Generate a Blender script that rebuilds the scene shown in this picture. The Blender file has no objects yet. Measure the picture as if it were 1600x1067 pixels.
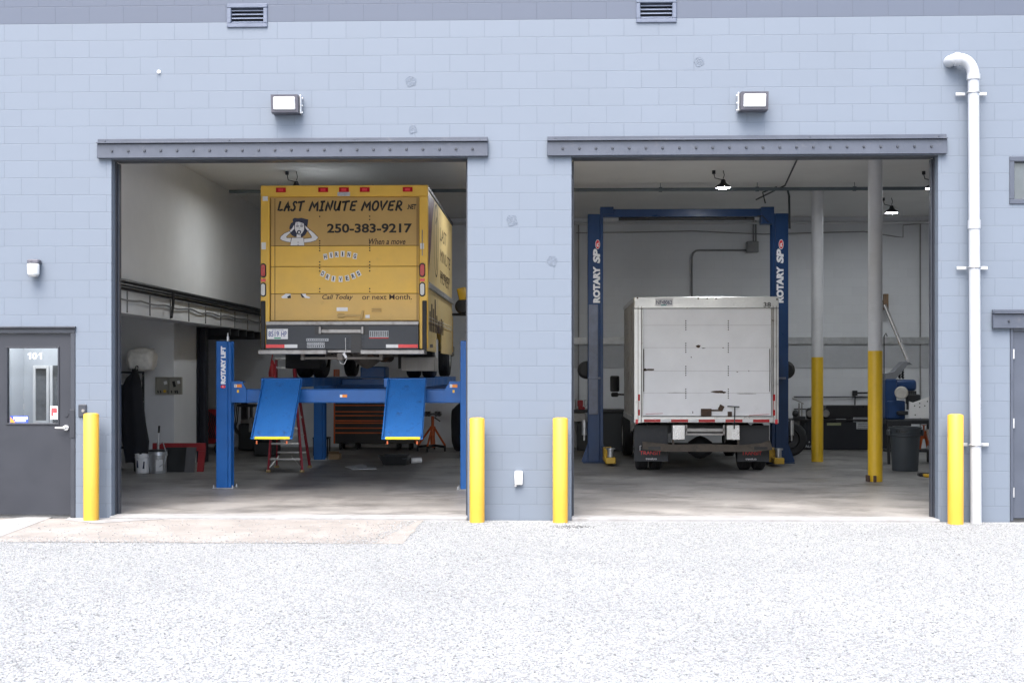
import bpy, bmesh, math, random
import numpy as np
from mathutils import Vector, Matrix, noise

S = bpy.context.scene
C = S.collection
R = math.radians
random.seed(7)

# ------------------------------------------------------------------ camera, sky, sun, exposure
F_PX, W_PX, H_PX, HOR = 1911.0, 1600.0, 1067.0, 580.0
CAM = Vector((0.0, -14.22, 1.70))
YAW = R(1.8)
cam_d = bpy.data.cameras.new('camera')
cam = bpy.data.objects.new('camera', cam_d)
C.objects.link(cam)
cam.location = CAM
cam.rotation_euler = (R(90), 0, YAW)
cam_d.sensor_fit = 'HORIZONTAL'
cam_d.sensor_width = 36
cam_d.lens = 36 * F_PX / W_PX
cam_d.shift_y = (HOR - H_PX / 2) / W_PX
cam_d.clip_start, cam_d.clip_end = 0.1, 2000
S.camera = cam

SUN_EL, SUN_AZ = R(60), R(196)          # azimuth measured clockwise from +Y (north)
world = bpy.data.worlds.new('World')
S.world = world
world.use_nodes = True
wn = world.node_tree.nodes
wl = world.node_tree.links
bg = wn['Background']
sky = wn.new('ShaderNodeTexSky')
sky.sky_type = 'NISHITA'
sky.sun_disc = False
sky.sun_elevation = SUN_EL
sky.sun_rotation = SUN_AZ
sky.dust_density = 5.0
sky.air_density = 1.0
sky.ozone_density = 1.0
wl.new(sky.outputs[0], bg.inputs[0])
bg.inputs[1].default_value = 0.15
sun_d = bpy.data.lights.new('sun', 'SUN')
sun = bpy.data.objects.new('sun', sun_d)
C.objects.link(sun)
sun_d.energy = 1.3
sun_d.angle = R(42)
sun_d.color = (1.0, 0.985, 0.965)
sdir = Vector((math.sin(SUN_AZ) * math.cos(SUN_EL), math.cos(SUN_AZ) * math.cos(SUN_EL), math.sin(SUN_EL)))
sun.rotation_euler = sdir.to_track_quat('Z', 'Y').to_euler()
sun.location = (6, -20, 20)

S.view_settings.view_transform = 'Standard'
S.view_settings.look = 'None'
S.view_settings.gamma = 1
S.view_settings.use_curve_mapping = False
S.view_settings.exposure = 2.0
S.cycles.max_bounces = 10
S.cycles.diffuse_bounces = 6
S.cycles.sample_clamp_indirect = 6.0
S.cycles.use_denoising = True

# ------------------------------------------------------------------ surveying: where a sight line meets a plane
_F = Vector((-math.sin(YAW), math.cos(YAW), 0))
_R = Vector((math.cos(YAW), math.sin(YAW), 0))
def ray(px, py):
    return _F + _R * ((px - 800) / F_PX) + Vector((0, 0, (HOR - py) / F_PX))
def wx(px, Y):
    d = ray(px, HOR); t = (Y - CAM.y) / d.y
    return CAM.x + d.x * t
def wz(py, px, Y):
    d = ray(px, py); t = (Y - CAM.y) / d.y
    return CAM.z + d.z * t
def at(px, py, Y):
    return wx(px, Y), wz(py, px, Y)
def gp(px, py, z=0.0):
    d = ray(px, py); t = (z - CAM.z) / d.z
    p = CAM + d * t
    return p.x, p.y

# ------------------------------------------------------------------ mesh builder
class B:
    def __init__(s):
        s.v, s.f, s.m = [], [], []
    def add(s, vs, fs, mi=0):
        o = len(s.v)
        s.v += [tuple(p) for p in vs]
        s.f += [tuple(i + o for i in f) for f in fs]
        s.m += [mi] * len(fs)
        return s
    def bm(s, bm, mi=0):
        bm.verts.index_update()
        s.add([v.co[:] for v in bm.verts], [[v.index for v in f.verts] for f in bm.faces], mi)
        bm.free()
        return s
    def box(s, x0, x1, y0, y1, z0, z1, bev=0.0, mi=0, seg=1):
        c = Vector(((x0 + x1) / 2, (y0 + y1) / 2, (z0 + z1) / 2))
        return s.obox(c, Vector((abs(x1 - x0) / 2, 0, 0)), Vector((0, abs(y1 - y0) / 2, 0)), Vector((0, 0, abs(z1 - z0) / 2)), bev, mi, seg)
    def obox(s, c, a, b, d, bev=0.0, mi=0, seg=1):
        c, a, b, d = Vector(c), Vector(a), Vector(b), Vector(d)
        la, lb, ld = a.length, b.length, d.length
        bm = bmesh.new()
        bmesh.ops.create_cube(bm, size=2)
        for v in bm.verts:
            v.co = Vector((v.co.x * la, v.co.y * lb, v.co.z * ld))
        if bev > 0:
            bev = min(bev, 0.45 * 2 * min(la, lb, ld))
            bmesh.ops.bevel(bm, geom=bm.edges[:], offset=bev, segments=seg, affect='EDGES', profile=0.5)
        M = Matrix((a.normalized(), b.normalized(), d.normalized())).transposed()
        for v in bm.verts:
            v.co = c + M @ v.co
        if M.determinant() < 0:
            bmesh.ops.reverse_faces(bm, faces=bm.faces[:])
        return s.bm(bm, mi)
    def bar(s, p, q, w, h, up=(0, 0, 1), bev=0.0, mi=0):
        p, q = Vector(p), Vector(q)
        t = (q - p)
        u = t.cross(Vector(up))
        if u.length < 1e-5:
            u = t.cross(Vector((1, 0, 0)))
        u.normalize()
        n = u.cross(t).normalized()
        return s.obox((p + q) / 2, t / 2, u * (w / 2), n * (h / 2), bev, mi)
    def cyl(s, p, q, r0, r1=None, n=16, mi=0):
        r1 = r0 if r1 is None else r1
        return s.rev([(0, 0), (r0, 0), (r1, 1), (0, 1)], p, Vector(q) - Vector(p), n, mi)
    def rev(s, prof, o, axis, n=24, mi=0):
        """revolve (radius, fraction along axis)"""
        o, axis = Vector(o), Vector(axis)
        z = axis.normalized()
        x = z.orthogonal().normalized()
        y = z.cross(x)
        vs, rings = [], []
        for r, t in prof:
            c = o + axis * t
            if r < 1e-6:
                rings.append([len(vs)]); vs.append(c)
            else:
                rings.append(list(range(len(vs), len(vs) + n)))
                for k in range(n):
                    a = 2 * math.pi * k / n
                    vs.append(c + (x * math.cos(a) + y * math.sin(a)) * r)
        fs = []
        for A, D in zip(rings, rings[1:]):
            if len(A) == 1 and len(D) == 1: continue
            for k in range(n):
                k2 = (k + 1) % n
                if len(A) == 1: fs.append((A[0], D[k2], D[k]))
                elif len(D) == 1: fs.append((A[k], A[k2], D[0]))
                else: fs.append((A[k], A[k2], D[k2], D[k]))
        return s.add(vs, fs, mi)
    def tube(s, pts, r, n=8, mi=0, closed=False):
        pts = [Vector(p) for p in pts]
        vs, fs = [], []
        prev = None
        N = len(pts)
        for i, p in enumerate(pts):
            t = (pts[min(i + 1, N - 1)] - pts[max(i - 1, 0)]).normalized()
            if prev is None:
                x = t.orthogonal().normalized()
            else:
                x = (prev - t * prev.dot(t)).normalized()
            prev = x
            y = t.cross(x)
            for k in range(n):
                a = 2 * math.pi * k / n
                vs.append(p + (x * math.cos(a) + y * math.sin(a)) * r)
        for i in range(N - 1):
            for k in range(n):
                k2 = (k + 1) % n
                fs.append((i * n + k, i * n + k2, (i + 1) * n + k2, (i + 1) * n + k))
        fs.append(tuple(range(n - 1, -1, -1)))
        fs.append(tuple((N - 1) * n + k for k in range(n)))
        return s.add(vs, fs, mi)
    def prism(s, poly, fn, a, b, mi=0):
        """poly of (u, v); fn(u, v, w) -> point; extruded w = a..b"""
        n = len(poly)
        vs = [fn(u, v, a) for u, v in poly] + [fn(u, v, b) for u, v in poly]
        fs = [tuple(range(n)), tuple(range(2 * n - 1, n - 1, -1))]
        fs += [(i, i + n, (i + 1) % n + n, (i + 1) % n) for i in range(n)]
        bm = bmesh.new()
        bv = [bm.verts.new(p) for p in vs]
        for f in fs:
            bm.faces.new([bv[i] for i in f])
        bmesh.ops.recalc_face_normals(bm, faces=bm.faces[:])
        return s.bm(bm, mi)
    def quad(s, a, b, c, d, mi=0):
        return s.add([a, b, c, d], [(0, 1, 2, 3)], mi)
    def poly(s, pts, mi=0):
        return s.add(pts, [tuple(range(len(pts)))], mi)
    def stroke(s, pts, w, fn, mi=0, cap=True):
        """flat ribbon along 2-D points, mapped by fn(u, v)"""
        P = [Vector((p[0], p[1])) for p in pts]
        n = len(P); L = []; Q = []
        for i, p in enumerate(P):
            t = P[min(i + 1, n - 1)] - P[max(i - 1, 0)]
            if t.length < 1e-9: t = Vector((1, 0))
            t.normalize()
            nn = Vector((-t.y, t.x)) * (w / 2)
            e = Vector((0, 0))
            if cap and i == 0: e = -t * w * .3
            if cap and i == n - 1: e = t * w * .3
            L.append(p + nn + e); Q.append(p - nn + e)
        vs = [fn(p.x, p.y) for p in L] + [fn(p.x, p.y) for p in Q]
        return s.add(vs, [(i, i + 1, n + i + 1, n + i) for i in range(n - 1)], mi)
    def text(s, string, x0, x1, z0, z1, fn, bold=0.0, shear=0.0, mi=0):
        vs, fs = text_mesh(string, bold, shear)
        return s.add([fn(x0 + (x1 - x0) * u, z0 + (z1 - z0) * v) for u, v in vs], fs, mi)
    def blob(s, c, rx, ry, rz, amp=.1, freq=2.0, sub=3, mi=0, seed=0.0, flat=None):
        bm = bmesh.new()
        bmesh.ops.create_icosphere(bm, subdivisions=sub, radius=1)
        for v in bm.verts:
            d = v.co.normalized()
            k = 1 + amp * noise.noise(d * freq + Vector((seed, seed * 1.7, 3.1))) + amp * .5 * noise.noise(d * freq * 2.7 + Vector((seed, 9, 1)))
            q = Vector((d.x, d.y, d.z))
            if flat:
                q = Vector([math.copysign(abs(t) ** flat, t) for t in q])
            v.co = Vector((c[0] + q.x * rx * k, c[1] + q.y * ry * k, c[2] + q.z * rz * k))
        return s.bm(bm, mi)
    def clusters(s, eps):
        """groups of loose pieces whose boxes come within eps of one another"""
        par = list(range(len(s.v)))
        def find(i):
            while par[i] != i:
                par[i] = par[par[i]]; i = par[i]
            return i
        for f in s.f:
            a = find(f[0])
            for i in f[1:]:
                par[find(i)] = a
        boxes = {}
        for i, p in enumerate(s.v):
            k = find(i)
            lo, hi = boxes.setdefault(k, ([1e9] * 3, [-1e9] * 3))
            for c in range(3):
                lo[c] = min(lo[c], p[c]); hi[c] = max(hi[c], p[c])
        ks = list(boxes)
        g = {k: k for k in ks}
        def fg(k):
            while g[k] != k: k = g[k]
            return k
        for i, a in enumerate(ks):
            for c in ks[i + 1:]:
                if all(boxes[a][0][d] - eps <= boxes[c][1][d] and boxes[c][0][d] - eps <= boxes[a][1][d] for d in range(3)):
                    g[fg(c)] = fg(a)
        out = {}
        for f, m in zip(s.f, s.m):
            out.setdefault(fg(find(f[0])), []).append((f, m))
        res = []
        for fl_ in out.values():
            q = B(); mp = {}
            for f, m in fl_:
                for i in f:
                    if i not in mp:
                        mp[i] = len(q.v); q.v.append(s.v[i])
                q.f.append(tuple(mp[i] for i in f)); q.m.append(m)
            res.append(q)
        return res
    def build(s, name, mats, parent=None, loc=None, smooth=35):
        if name in EACH and loc is None:
            parts = s.clusters(EACH[name])
            return [p._build(name, mats, parent, loc, smooth) for p in parts][0]
        return s._build(name, mats, parent, loc, smooth)
    def _build(s, name, mats, parent=None, loc=None, smooth=35):
        me = bpy.data.meshes.new(name)
        if loc is None:
            loc = Vector((0, 0, 0))
            org = ORG[parent.name] if parent else Vector((0, 0, 0))
        else:
            loc = Vector(loc)
            org = loc
        me.from_pydata([(p[0] - org.x, p[1] - org.y, p[2] - org.z) for p in s.v], [], s.f)
        if not isinstance(mats, (list, tuple)): mats = [mats]
        for m in mats: me.materials.append(m)
        if len(mats) > 1: me.polygons.foreach_set('material_index', s.m)
        if smooth:
            me.polygons.foreach_set('use_smooth', [True] * len(me.polygons))
            me.set_sharp_from_angle(angle=R(smooth))
        me.update()
        o = bpy.data.objects.new(name, me)
        C.objects.link(o)
        if parent:
            o.parent = parent
        else:
            o.location = loc
        ORG[o.name] = org
        return o

ORG = {}
# parts of which every piece is a part of its own, and how close its bits lie
EACH = dict(bolt=.004, brace=.004, castor=.03, corner_rail=.002, wall_post=.002, door_track=.002, foot=.004, frame_groove=.004, hinge=.004,
            leaf_spring=.05, rivet=.002, door_bolt=.004, marker_lamp=.004, ramp_stop=.004, reflective_tape=.03, roof_rail=.004, rub_rail=.004,
            side_post=.004, step=.02, step_box=.004, sticker=.008, scuff_mark=.0, tread_pattern=.09, jaw=.02, latch=.03, floor_patch=.01,
            bumper_slot=.01, front_rail=.02, rear_rail=.02, hinge_cover=.02, strap=.05)
_tc = {}
def text_mesh(string, bold=0.0, shear=0.0):
    key = (string, bold, shear)
    if key in _tc: return _tc[key]
    cu = bpy.data.curves.new('lettering', 'FONT')
    cu.body = string
    cu.size = 1
    cu.offset = bold
    cu.shear = shear
    cu.resolution_u = 3
    ob = bpy.data.objects.new('lettering', cu)
    me = ob.to_mesh()
    vs = [(v.co.x, v.co.y) for v in me.vertices]
    fs = [tuple(p.vertices) for p in me.polygons]
    ob.to_mesh_clear()
    bpy.data.objects.remove(ob)
    bpy.data.curves.remove(cu)
    if not vs:
        _tc[key] = ([], []); return _tc[key]
    xa, xb = min(v[0] for v in vs), max(v[0] for v in vs)
    ya, yb = min(v[1] for v in vs), max(v[1] for v in vs)
    vs = [((x - xa) / max(xb - xa, 1e-6), (y - ya) / max(yb - ya, 1e-6)) for x, y in vs]
    _tc[key] = (vs, fs)
    return _tc[key]

def tag(o, label=None, cat=None, group=None, kind=None):
    if label: o['label'] = label
    if cat: o['category'] = cat
    if group: o['group'] = group
    if kind: o['kind'] = kind
    return o
def thing(name, loc, label, cat, group=None):
    o = bpy.data.objects.new(name, None)
    C.objects.link(o)
    o.location = loc
    o.empty_display_size = .2
    ORG[o.name] = Vector(loc)
    return tag(o, label, cat, group)
def copy_tree(o, parent=None):
    c = o.copy()
    C.objects.link(c)
    c.parent = parent
    ORG[c.name] = Vector(ORG[o.name])
    for ch in list(o.children):
        copy_tree(ch, c)
    return c

# ------------------------------------------------------------------ materials
def new_mat(name):
    m = bpy.data.materials.new(name)
    m.use_nodes = True
    nt = m.node_tree
    return m, nt, nt.nodes['Principled BSDF']
def nd(nt, typ, **kw):
    n = nt.nodes.new(typ)
    for k, v in kw.items(): setattr(n, k, v)
    return n
def paint(name, col, rough=.5, metal=0.0, var=.12, scale=5.0, bump=.0, bscale=60.0, spec=None, grime=None, gthr=(.5, .75), gscale=4.0, coat=0.0, stretch=None):
    m, nt, p = new_mat(name)
    L = nt.links.new
    tc = nd(nt, 'ShaderNodeTexCoord')
    src = tc.outputs['Object']
    if stretch:
        mp = nd(nt, 'ShaderNodeMapping')
        mp.inputs['Scale'].default_value = stretch
        L(src, mp.inputs[0]); src = mp.outputs[0]
    nz = nd(nt, 'ShaderNodeTexNoise')
    nz.inputs['Scale'].default_value = scale
    nz.inputs['Detail'].default_value = 6
    nz.inputs['Roughness'].default_value = .65
    L(src, nz.inputs['Vector'])
    mr = nd(nt, 'ShaderNodeMapRange')
    mr.inputs[1].default_value, mr.inputs[2].default_value = .3, .7
    mr.inputs[3].default_value, mr.inputs[4].default_value = 1 - var, 1 + var
    L(nz.outputs[0], mr.inputs[0])
    mx = nd(nt, 'ShaderNodeMix', data_type='RGBA', blend_type='MULTIPLY')
    mx.inputs[0].default_value = 1
    mx.inputs[6].default_value = (*col, 1)
    L(mr.outputs[0], mx.inputs[7])
    out = mx.outputs[2]
    if grime:
        n2 = nd(nt, 'ShaderNodeTexNoise')
        n2.inputs['Scale'].default_value = gscale
        n2.inputs['Detail'].default_value = 9
        n2.inputs['Roughness'].default_value = .75
        L(src, n2.inputs['Vector'])
        r2 = nd(nt, 'ShaderNodeMapRange')
        r2.inputs[1].default_value, r2.inputs[2].default_value = gthr
        L(n2.outputs[0], r2.inputs[0])
        m2 = nd(nt, 'ShaderNodeMix', data_type='RGBA')
        L(r2.outputs[0], m2.inputs[0])
        L(out, m2.inputs[6])
        m2.inputs[7].default_value = (*grime, 1)
        out = m2.outputs[2]
    L(out, p.inputs['Base Color'])
    rr = nd(nt, 'ShaderNodeMapRange')
    rr.inputs[1].default_value, rr.inputs[2].default_value = .3, .7
    rr.inputs[3].default_value, rr.inputs[4].default_value = max(.03, rough - .1), min(1, rough + .1)
    L(nz.outputs[0], rr.inputs[0])
    L(rr.outputs[0], p.inputs['Roughness'])
    p.inputs['Metallic'].default_value = metal
    if coat: p.inputs['Coat Weight'].default_value = coat
    if bump:
        nb = nd(nt, 'ShaderNodeTexNoise')
        nb.inputs['Scale'].default_value = bscale
        nb.inputs['Detail'].default_value = 4
        L(src, nb.inputs['Vector'])
        bp = nd(nt, 'ShaderNodeBump')
        bp.inputs['Strength'].default_value = bump
        bp.inputs['Distance'].default_value = .01
        L(nb.outputs[0], bp.inputs['Height'])
        L(bp.outputs[0], p.inputs['Normal'])
    return m
def glow(name, col, strength):
    m, nt, p = new_mat(name)
    p.inputs['Base Color'].default_value = (*col, 1)
    p.inputs['Emission Color'].default_value = (*col, 1)
    p.inputs['Emission Strength'].default_value = strength
    return m

def block_material(name, col, band=None, band_z=99, ox=0.0, rowflip=0, mortar_mul=.86, bump=.45, bw=.4047, rh=.2012, oz=.149, xaxis='X', var=.022, patch=True):
    m, nt, p = new_mat(name)
    L = nt.links.new
    tc = nd(nt, 'ShaderNodeTexCoord')
    sp = nd(nt, 'ShaderNodeSeparateXYZ')
    L(tc.outputs['Object'], sp.inputs[0])
    ax = nd(nt, 'ShaderNodeMath', operation='ADD'); ax.inputs[1].default_value = 60 * bw + ox
    az = nd(nt, 'ShaderNodeMath', operation='ADD'); az.inputs[1].default_value = (60 + rowflip) * rh - oz
    L(sp.outputs[xaxis], ax.inputs[0]); L(sp.outputs['Z'], az.inputs[0])
    cb = nd(nt, 'ShaderNodeCombineXYZ')
    L(ax.outputs[0], cb.inputs[0]); L(az.outputs[0], cb.inputs[1])
    # slightly wavy joints
    nw = nd(nt, 'ShaderNodeTexNoise'); nw.inputs['Scale'].default_value = 9
    L(tc.outputs['Object'], nw.inputs['Vector'])
    vs = nd(nt, 'ShaderNodeVectorMath', operation='SUBTRACT'); vs.inputs[1].default_value = (.5, .5, .5)
    L(nw.outputs['Color'], vs.inputs[0])
    vm = nd(nt, 'ShaderNodeVectorMath', operation='SCALE'); vm.inputs['Scale'].default_value = .006
    L(vs.outputs[0], vm.inputs[0])
    va = nd(nt, 'ShaderNodeVectorMath', operation='ADD')
    L(cb.outputs[0], va.inputs[0]); L(vm.outputs[0], va.inputs[1])
    bt = nd(nt, 'ShaderNodeTexBrick')
    bt.offset, bt.offset_frequency, bt.squash = .5, 2, 1
    bt.inputs['Scale'].default_value = 1
    bt.inputs['Brick Width'].default_value = bw
    bt.inputs['Row Height'].default_value = rh
    bt.inputs['Mortar Size'].default_value = .0045
    bt.inputs['Mortar Smooth'].default_value = .35
    bt.inputs['Bias'].default_value = 0
    bt.inputs['Color1'].default_value = (1 - var * .6, 1 - var * .6, 1 - var * .6, 1)
    bt.inputs['Color2'].default_value = (1 + var * .6, 1 + var * .6, 1 + var * .6, 1)
    bt.inputs['Mortar'].default_value = (mortar_mul,) * 3 + (1,)
    L(va.outputs[0], bt.inputs['Vector'])
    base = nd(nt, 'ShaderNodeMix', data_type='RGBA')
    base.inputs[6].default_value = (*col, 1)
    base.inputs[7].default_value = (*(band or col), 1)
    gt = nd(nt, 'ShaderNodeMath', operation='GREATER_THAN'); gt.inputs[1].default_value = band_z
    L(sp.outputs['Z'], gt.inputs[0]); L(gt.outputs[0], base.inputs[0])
    m1 = nd(nt, 'ShaderNodeMix', data_type='RGBA', blend_type='MULTIPLY'); m1.inputs[0].default_value = 1
    L(base.outputs[2], m1.inputs[6]); L(bt.outputs['Color'], m1.inputs[7])
    # weathering: broad drifts of tone and fine chalky mottling
    nb = nd(nt, 'ShaderNodeTexNoise'); nb.inputs['Scale'].default_value = .55; nb.inputs['Detail'].default_value = 7; nb.inputs['Roughness'].default_value = .7
    L(tc.outputs['Object'], nb.inputs['Vector'])
    mr = nd(nt, 'ShaderNodeMapRange'); mr.inputs[1].default_value, mr.inputs[2].default_value = .3, .7
    mr.inputs[3].default_value, mr.inputs[4].default_value = 1 - var, 1 + var
    L(nb.outputs[0], mr.inputs[0])
    m2 = nd(nt, 'ShaderNodeMix', data_type='RGBA', blend_type='MULTIPLY'); m2.inputs[0].default_value = 1
    L(m1.outputs[2], m2.inputs[6]); L(mr.outputs[0], m2.inputs[7])
    L(m2.outputs[2], p.inputs['Base Color'])
    p.inputs['Roughness'].default_value = .62
    nf = nd(nt, 'ShaderNodeTexNoise'); nf.inputs['Scale'].default_value = 120; nf.inputs['Detail'].default_value = 4
    L(tc.outputs['Object'], nf.inputs['Vector'])
    inv = nd(nt, 'ShaderNodeMath', operation='SUBTRACT'); inv.inputs[0].default_value = 1
    L(bt.outputs['Fac'], inv.inputs[1])
    hm = nd(nt, 'ShaderNodeMath', operation='MULTIPLY_ADD'); hm.inputs[1].default_value = .18
    L(nf.outputs[0], hm.inputs[0]); L(inv.outputs[0], hm.inputs[2])
    bp = nd(nt, 'ShaderNodeBump'); bp.inputs['Strength'].default_value = bump; bp.inputs['Distance'].default_value = .006
    L(hm.outputs[0], bp.inputs['Height']); L(bp.outputs[0], p.inputs['Normal'])
    return m

def gravel_material():
    m, nt, p = new_mat('pale_gravel')
    L = nt.links.new
    tc = nd(nt, 'ShaderNodeTexCoord')
    v1 = nd(nt, 'ShaderNodeTexVoronoi'); v1.inputs['Scale'].default_value = 75
    v2 = nd(nt, 'ShaderNodeTexVoronoi'); v2.inputs['Scale'].default_value = 75; v2.feature = 'DISTANCE_TO_EDGE'
    for v in (v1, v2): L(tc.outputs['Object'], v.inputs['Vector'])
    sc = nd(nt, 'ShaderNodeSeparateColor'); L(v1.outputs['Color'], sc.inputs[0])
    rp = nd(nt, 'ShaderNodeValToRGB')
    e = rp.color_ramp.elements
    e[0].position, e[0].color = 0, (.13, .138, .142, 1)
    e[1].position, e[1].color = 1, (.36, .376, .385, 1)
    x = rp.color_ramp.elements.new(.25); x.color = (.25, .262, .27, 1)
    L(sc.outputs[0], rp.inputs[0])
    gr = nd(nt, 'ShaderNodeMapRange'); gr.inputs[1].default_value, gr.inputs[2].default_value = 0, .16
    gr.inputs[3].default_value, gr.inputs[4].default_value = .55, 1
    L(v2.outputs['Distance'], gr.inputs[0])
    mx = nd(nt, 'ShaderNodeMix', data_type='RGBA', blend_type='MULTIPLY'); mx.inputs[0].default_value = 1
    L(rp.outputs[0], mx.inputs[6]); L(gr.outputs[0], mx.inputs[7])
    nb = nd(nt, 'ShaderNodeTexNoise'); nb.inputs['Scale'].default_value = .5; nb.inputs['Detail'].default_value = 6
    L(tc.outputs['Object'], nb.inputs['Vector'])
    mr = nd(nt, 'ShaderNodeMapRange'); mr.inputs[1].default_value, mr.inputs[2].default_value = .3, .7
    mr.inputs[3].default_value, mr.inputs[4].default_value = .88, 1.1
    L(nb.outputs[0], mr.inputs[0])
    m2 = nd(nt, 'ShaderNodeMix', data_type='RGBA', blend_type='MULTIPLY'); m2.inputs[0].default_value = 1
    L(mx.outputs[2], m2.inputs[6]); L(mr.outputs[0], m2.inputs[7])
    L(m2.outputs[2], p.inputs['Base Color'])
    p.inputs['Roughness'].default_value = .9
    bp = nd(nt, 'ShaderNodeBump'); bp.inputs['Strength'].default_value = .8; bp.inputs['Distance'].default_value = .012
    L(v2.outputs['Distance'], bp.inputs['Height']); L(bp.outputs[0], p.inputs['Normal'])
    return m
def stone_material():
    m, nt, p = new_mat('loose_stone')
    at_ = nd(nt, 'ShaderNodeAttribute'); at_.attribute_name = 'tone'
    tint = nd(nt, 'ShaderNodeMix', data_type='RGBA', blend_type='MULTIPLY'); tint.inputs[0].default_value = 1
    nt.links.new(at_.outputs['Fac'], tint.inputs[6]); tint.inputs[7].default_value = (.95, 1.0, 1.02, 1)
    nt.links.new(tint.outputs[2], p.inputs['Base Color'])
    p.inputs['Roughness'].default_value = .9
    return m

M = {}
FACADE = (.117, .144, .183)
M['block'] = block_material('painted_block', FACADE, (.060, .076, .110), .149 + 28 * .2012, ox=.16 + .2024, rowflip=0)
M['block_in'] = block_material('inner_block', (.68, .70, .73), bump=.3, var=.03, mortar_mul=.95)
M['inner_wall'] = paint('inner_wall_paint', (.68, .69, .70), .75, var=.05, scale=1.2)
M['ceiling'] = paint('ceiling_paint', (.72, .72, .71), .85, var=.05, scale=.8)
M['trim'] = paint('trim_paint', (.050, .060, .083), .42, var=.12, scale=3, grime=(.10, .105, .12), gthr=(.58, .8))
M['trim_dark'] = paint('trim_dark_paint', (.028, .033, .044), .45, var=.1)
M['door'] = paint('door_paint', (.017, .020, .028), .5, var=.07, scale=2.5, bump=.05, bscale=90)
M['door_right'] = paint('door_blue_grey_paint', (.05, .06, .083), .4, var=.07, scale=2.5)
M['apron'] = paint('apron_concrete', (.212, .200, .188), .9, var=.18, scale=2.2, bump=.4, bscale=70, grime=(.155, .145, .135), gthr=(.48, .72), gscale=1.4)
M['pale_concrete'] = paint('pale_concrete', (.235, .24, .245), .85, var=.12, scale=3, bump=.2, bscale=60, grime=(.17, .165, .16), gthr=(.45, .75))
M['floor'] = paint('shop_concrete', (.215, .21, .203), .5, var=.34, scale=.9, bump=.06, bscale=25, grime=(.09, .086, .082), gthr=(.47, .66), gscale=1.1, stretch=(.85, 1.2, 1))
M['yellow_bollard'] = paint('bollard_yellow', (.49, .287, .03), .4, var=.05, scale=4, grime=(.55, .38, .06), gthr=(.66, .9))
M['yellow_column'] = paint('column_yellow', (.66, .42, .02), .4, var=.06)
M['white_paint'] = paint('white_paint', (.78, .78, .78), .45, var=.04)
M['pipe_white'] = paint('pipe_white', (.36, .38, .41), .35, var=.04, grime=(.5, .5, .5), gthr=(.66, .9), gscale=3)
M['column_white'] = paint('column_white', (.55, .56, .58), .5, var=.05)
M['lift_blue'] = paint('lift_blue', (.005, .092, .32), .38, var=.12, scale=3, grime=(.02, .06, .16), gthr=(.62, .85))
M['lift_navy'] = paint('lift_navy', (.006, .036, .118), .35, var=.12, scale=3)
M['ramp_blue'] = paint('ramp_blue', (.006, .108, .35), .55, var=.15, scale=6, bump=.5, bscale=45, grime=(.006, .035, .11), gthr=(.54, .70), gscale=6)
M['lip_yellow'] = paint('lip_yellow', (.75, .6, .03), .45)
M['truck_yellow'] = paint('truck_yellow', (.76, .465, .07), .42, var=.07, scale=2.2, grime=(.5, .32, .07), gthr=(.62, .85), gscale=5)
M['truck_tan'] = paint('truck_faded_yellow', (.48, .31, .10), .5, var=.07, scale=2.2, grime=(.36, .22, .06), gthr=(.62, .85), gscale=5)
M['truck_pale'] = paint('truck_pale_yellow', (.66, .42, .12), .5, var=.07, scale=2.2, grime=(.40, .24, .06), gthr=(.6, .8), gscale=6)
M['truck_side'] = paint('truck_side_yellow', (.62, .46, .20), .45, var=.1, scale=2, grime=(.33, .25, .13), gthr=(.55, .8))
M['maroon'] = paint('maroon_panel', (.14, .035, .05), .4)
M['navy_ink'] = paint('navy_ink', (.02, .025, .06), .5, var=.03)
M['ink'] = paint('dark_ink', (.012, .011, .012), .6, var=.02)
M['brown_ink'] = paint('brown_ink', (.045, .02, .012), .6, var=.02)
M['white_ink'] = paint('white_ink', (.75, .75, .77), .5, var=.02)
M['sticker'] = paint('sticker_white', (.72, .72, .72), .45, var=.03)
M['sticker_grey'] = paint('sticker_grey', (.42, .44, .46), .5, var=.25, scale=40)
M['orange_sticker'] = paint('sticker_orange', (.75, .24, .03), .45)
M['red_lens'] = paint('red_lens', (.45, .015, .02), .2, var=.1)
M['red_bright'] = paint('red_bright_lens', (.75, .06, .07), .2, var=.1)
M['white_lens'] = paint('white_lens', (.6, .6, .58), .2, var=.1)
M['black_rubber'] = paint('black_rubber', (.02, .02, .021), .7, var=.15)
M['tyre'] = paint('tyre_rubber', (.022, .023, .026), .75, var=.2, scale=10)
M['mudflap'] = paint('mudflap_rubber', (.028, .030, .034), .6, var=.2, scale=3, grime=(.06, .055, .05), gthr=(.55, .8))
M['bumper'] = paint('bumper_black', (.035, .04, .048), .5, var=.2, scale=4, grime=(.10, .10, .10), gthr=(.62, .75), gscale=9)
M['steel'] = paint('worn_steel', (.32, .31, .30), .45, metal=.6, var=.25, scale=6, grime=(.12, .10, .085), gthr=(.5, .75))
M['alu'] = paint('aluminium', (.55, .55, .54), .35, metal=.8, var=.12, scale=5, grime=(.25, .24, .22), gthr=(.58, .8))
M['chrome'] = paint('bright_metal', (.75, .75, .76), .18, metal=1, var=.05)
M['galv'] = paint('galvanised', (.5, .51, .52), .4, metal=.7, var=.15, scale=12)
M['dusty'] = paint('dusty_chassis', (.16, .145, .13), .8, var=.3, scale=4, grime=(.05, .045, .04), gthr=(.5, .7))
M['rust'] = paint('rusty_steel', (.075, .045, .03), .8, var=.3, scale=8)
M['dark_metal'] = paint('dark_metal', (.03, .032, .036), .5, metal=.3, var=.15)
M['truck_white'] = paint('truck_white', (.90, .905, .92), .42, var=.05, scale=1.6, grime=(.76, .76, .76), gthr=(.6, .85), gscale=2.5)
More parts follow.
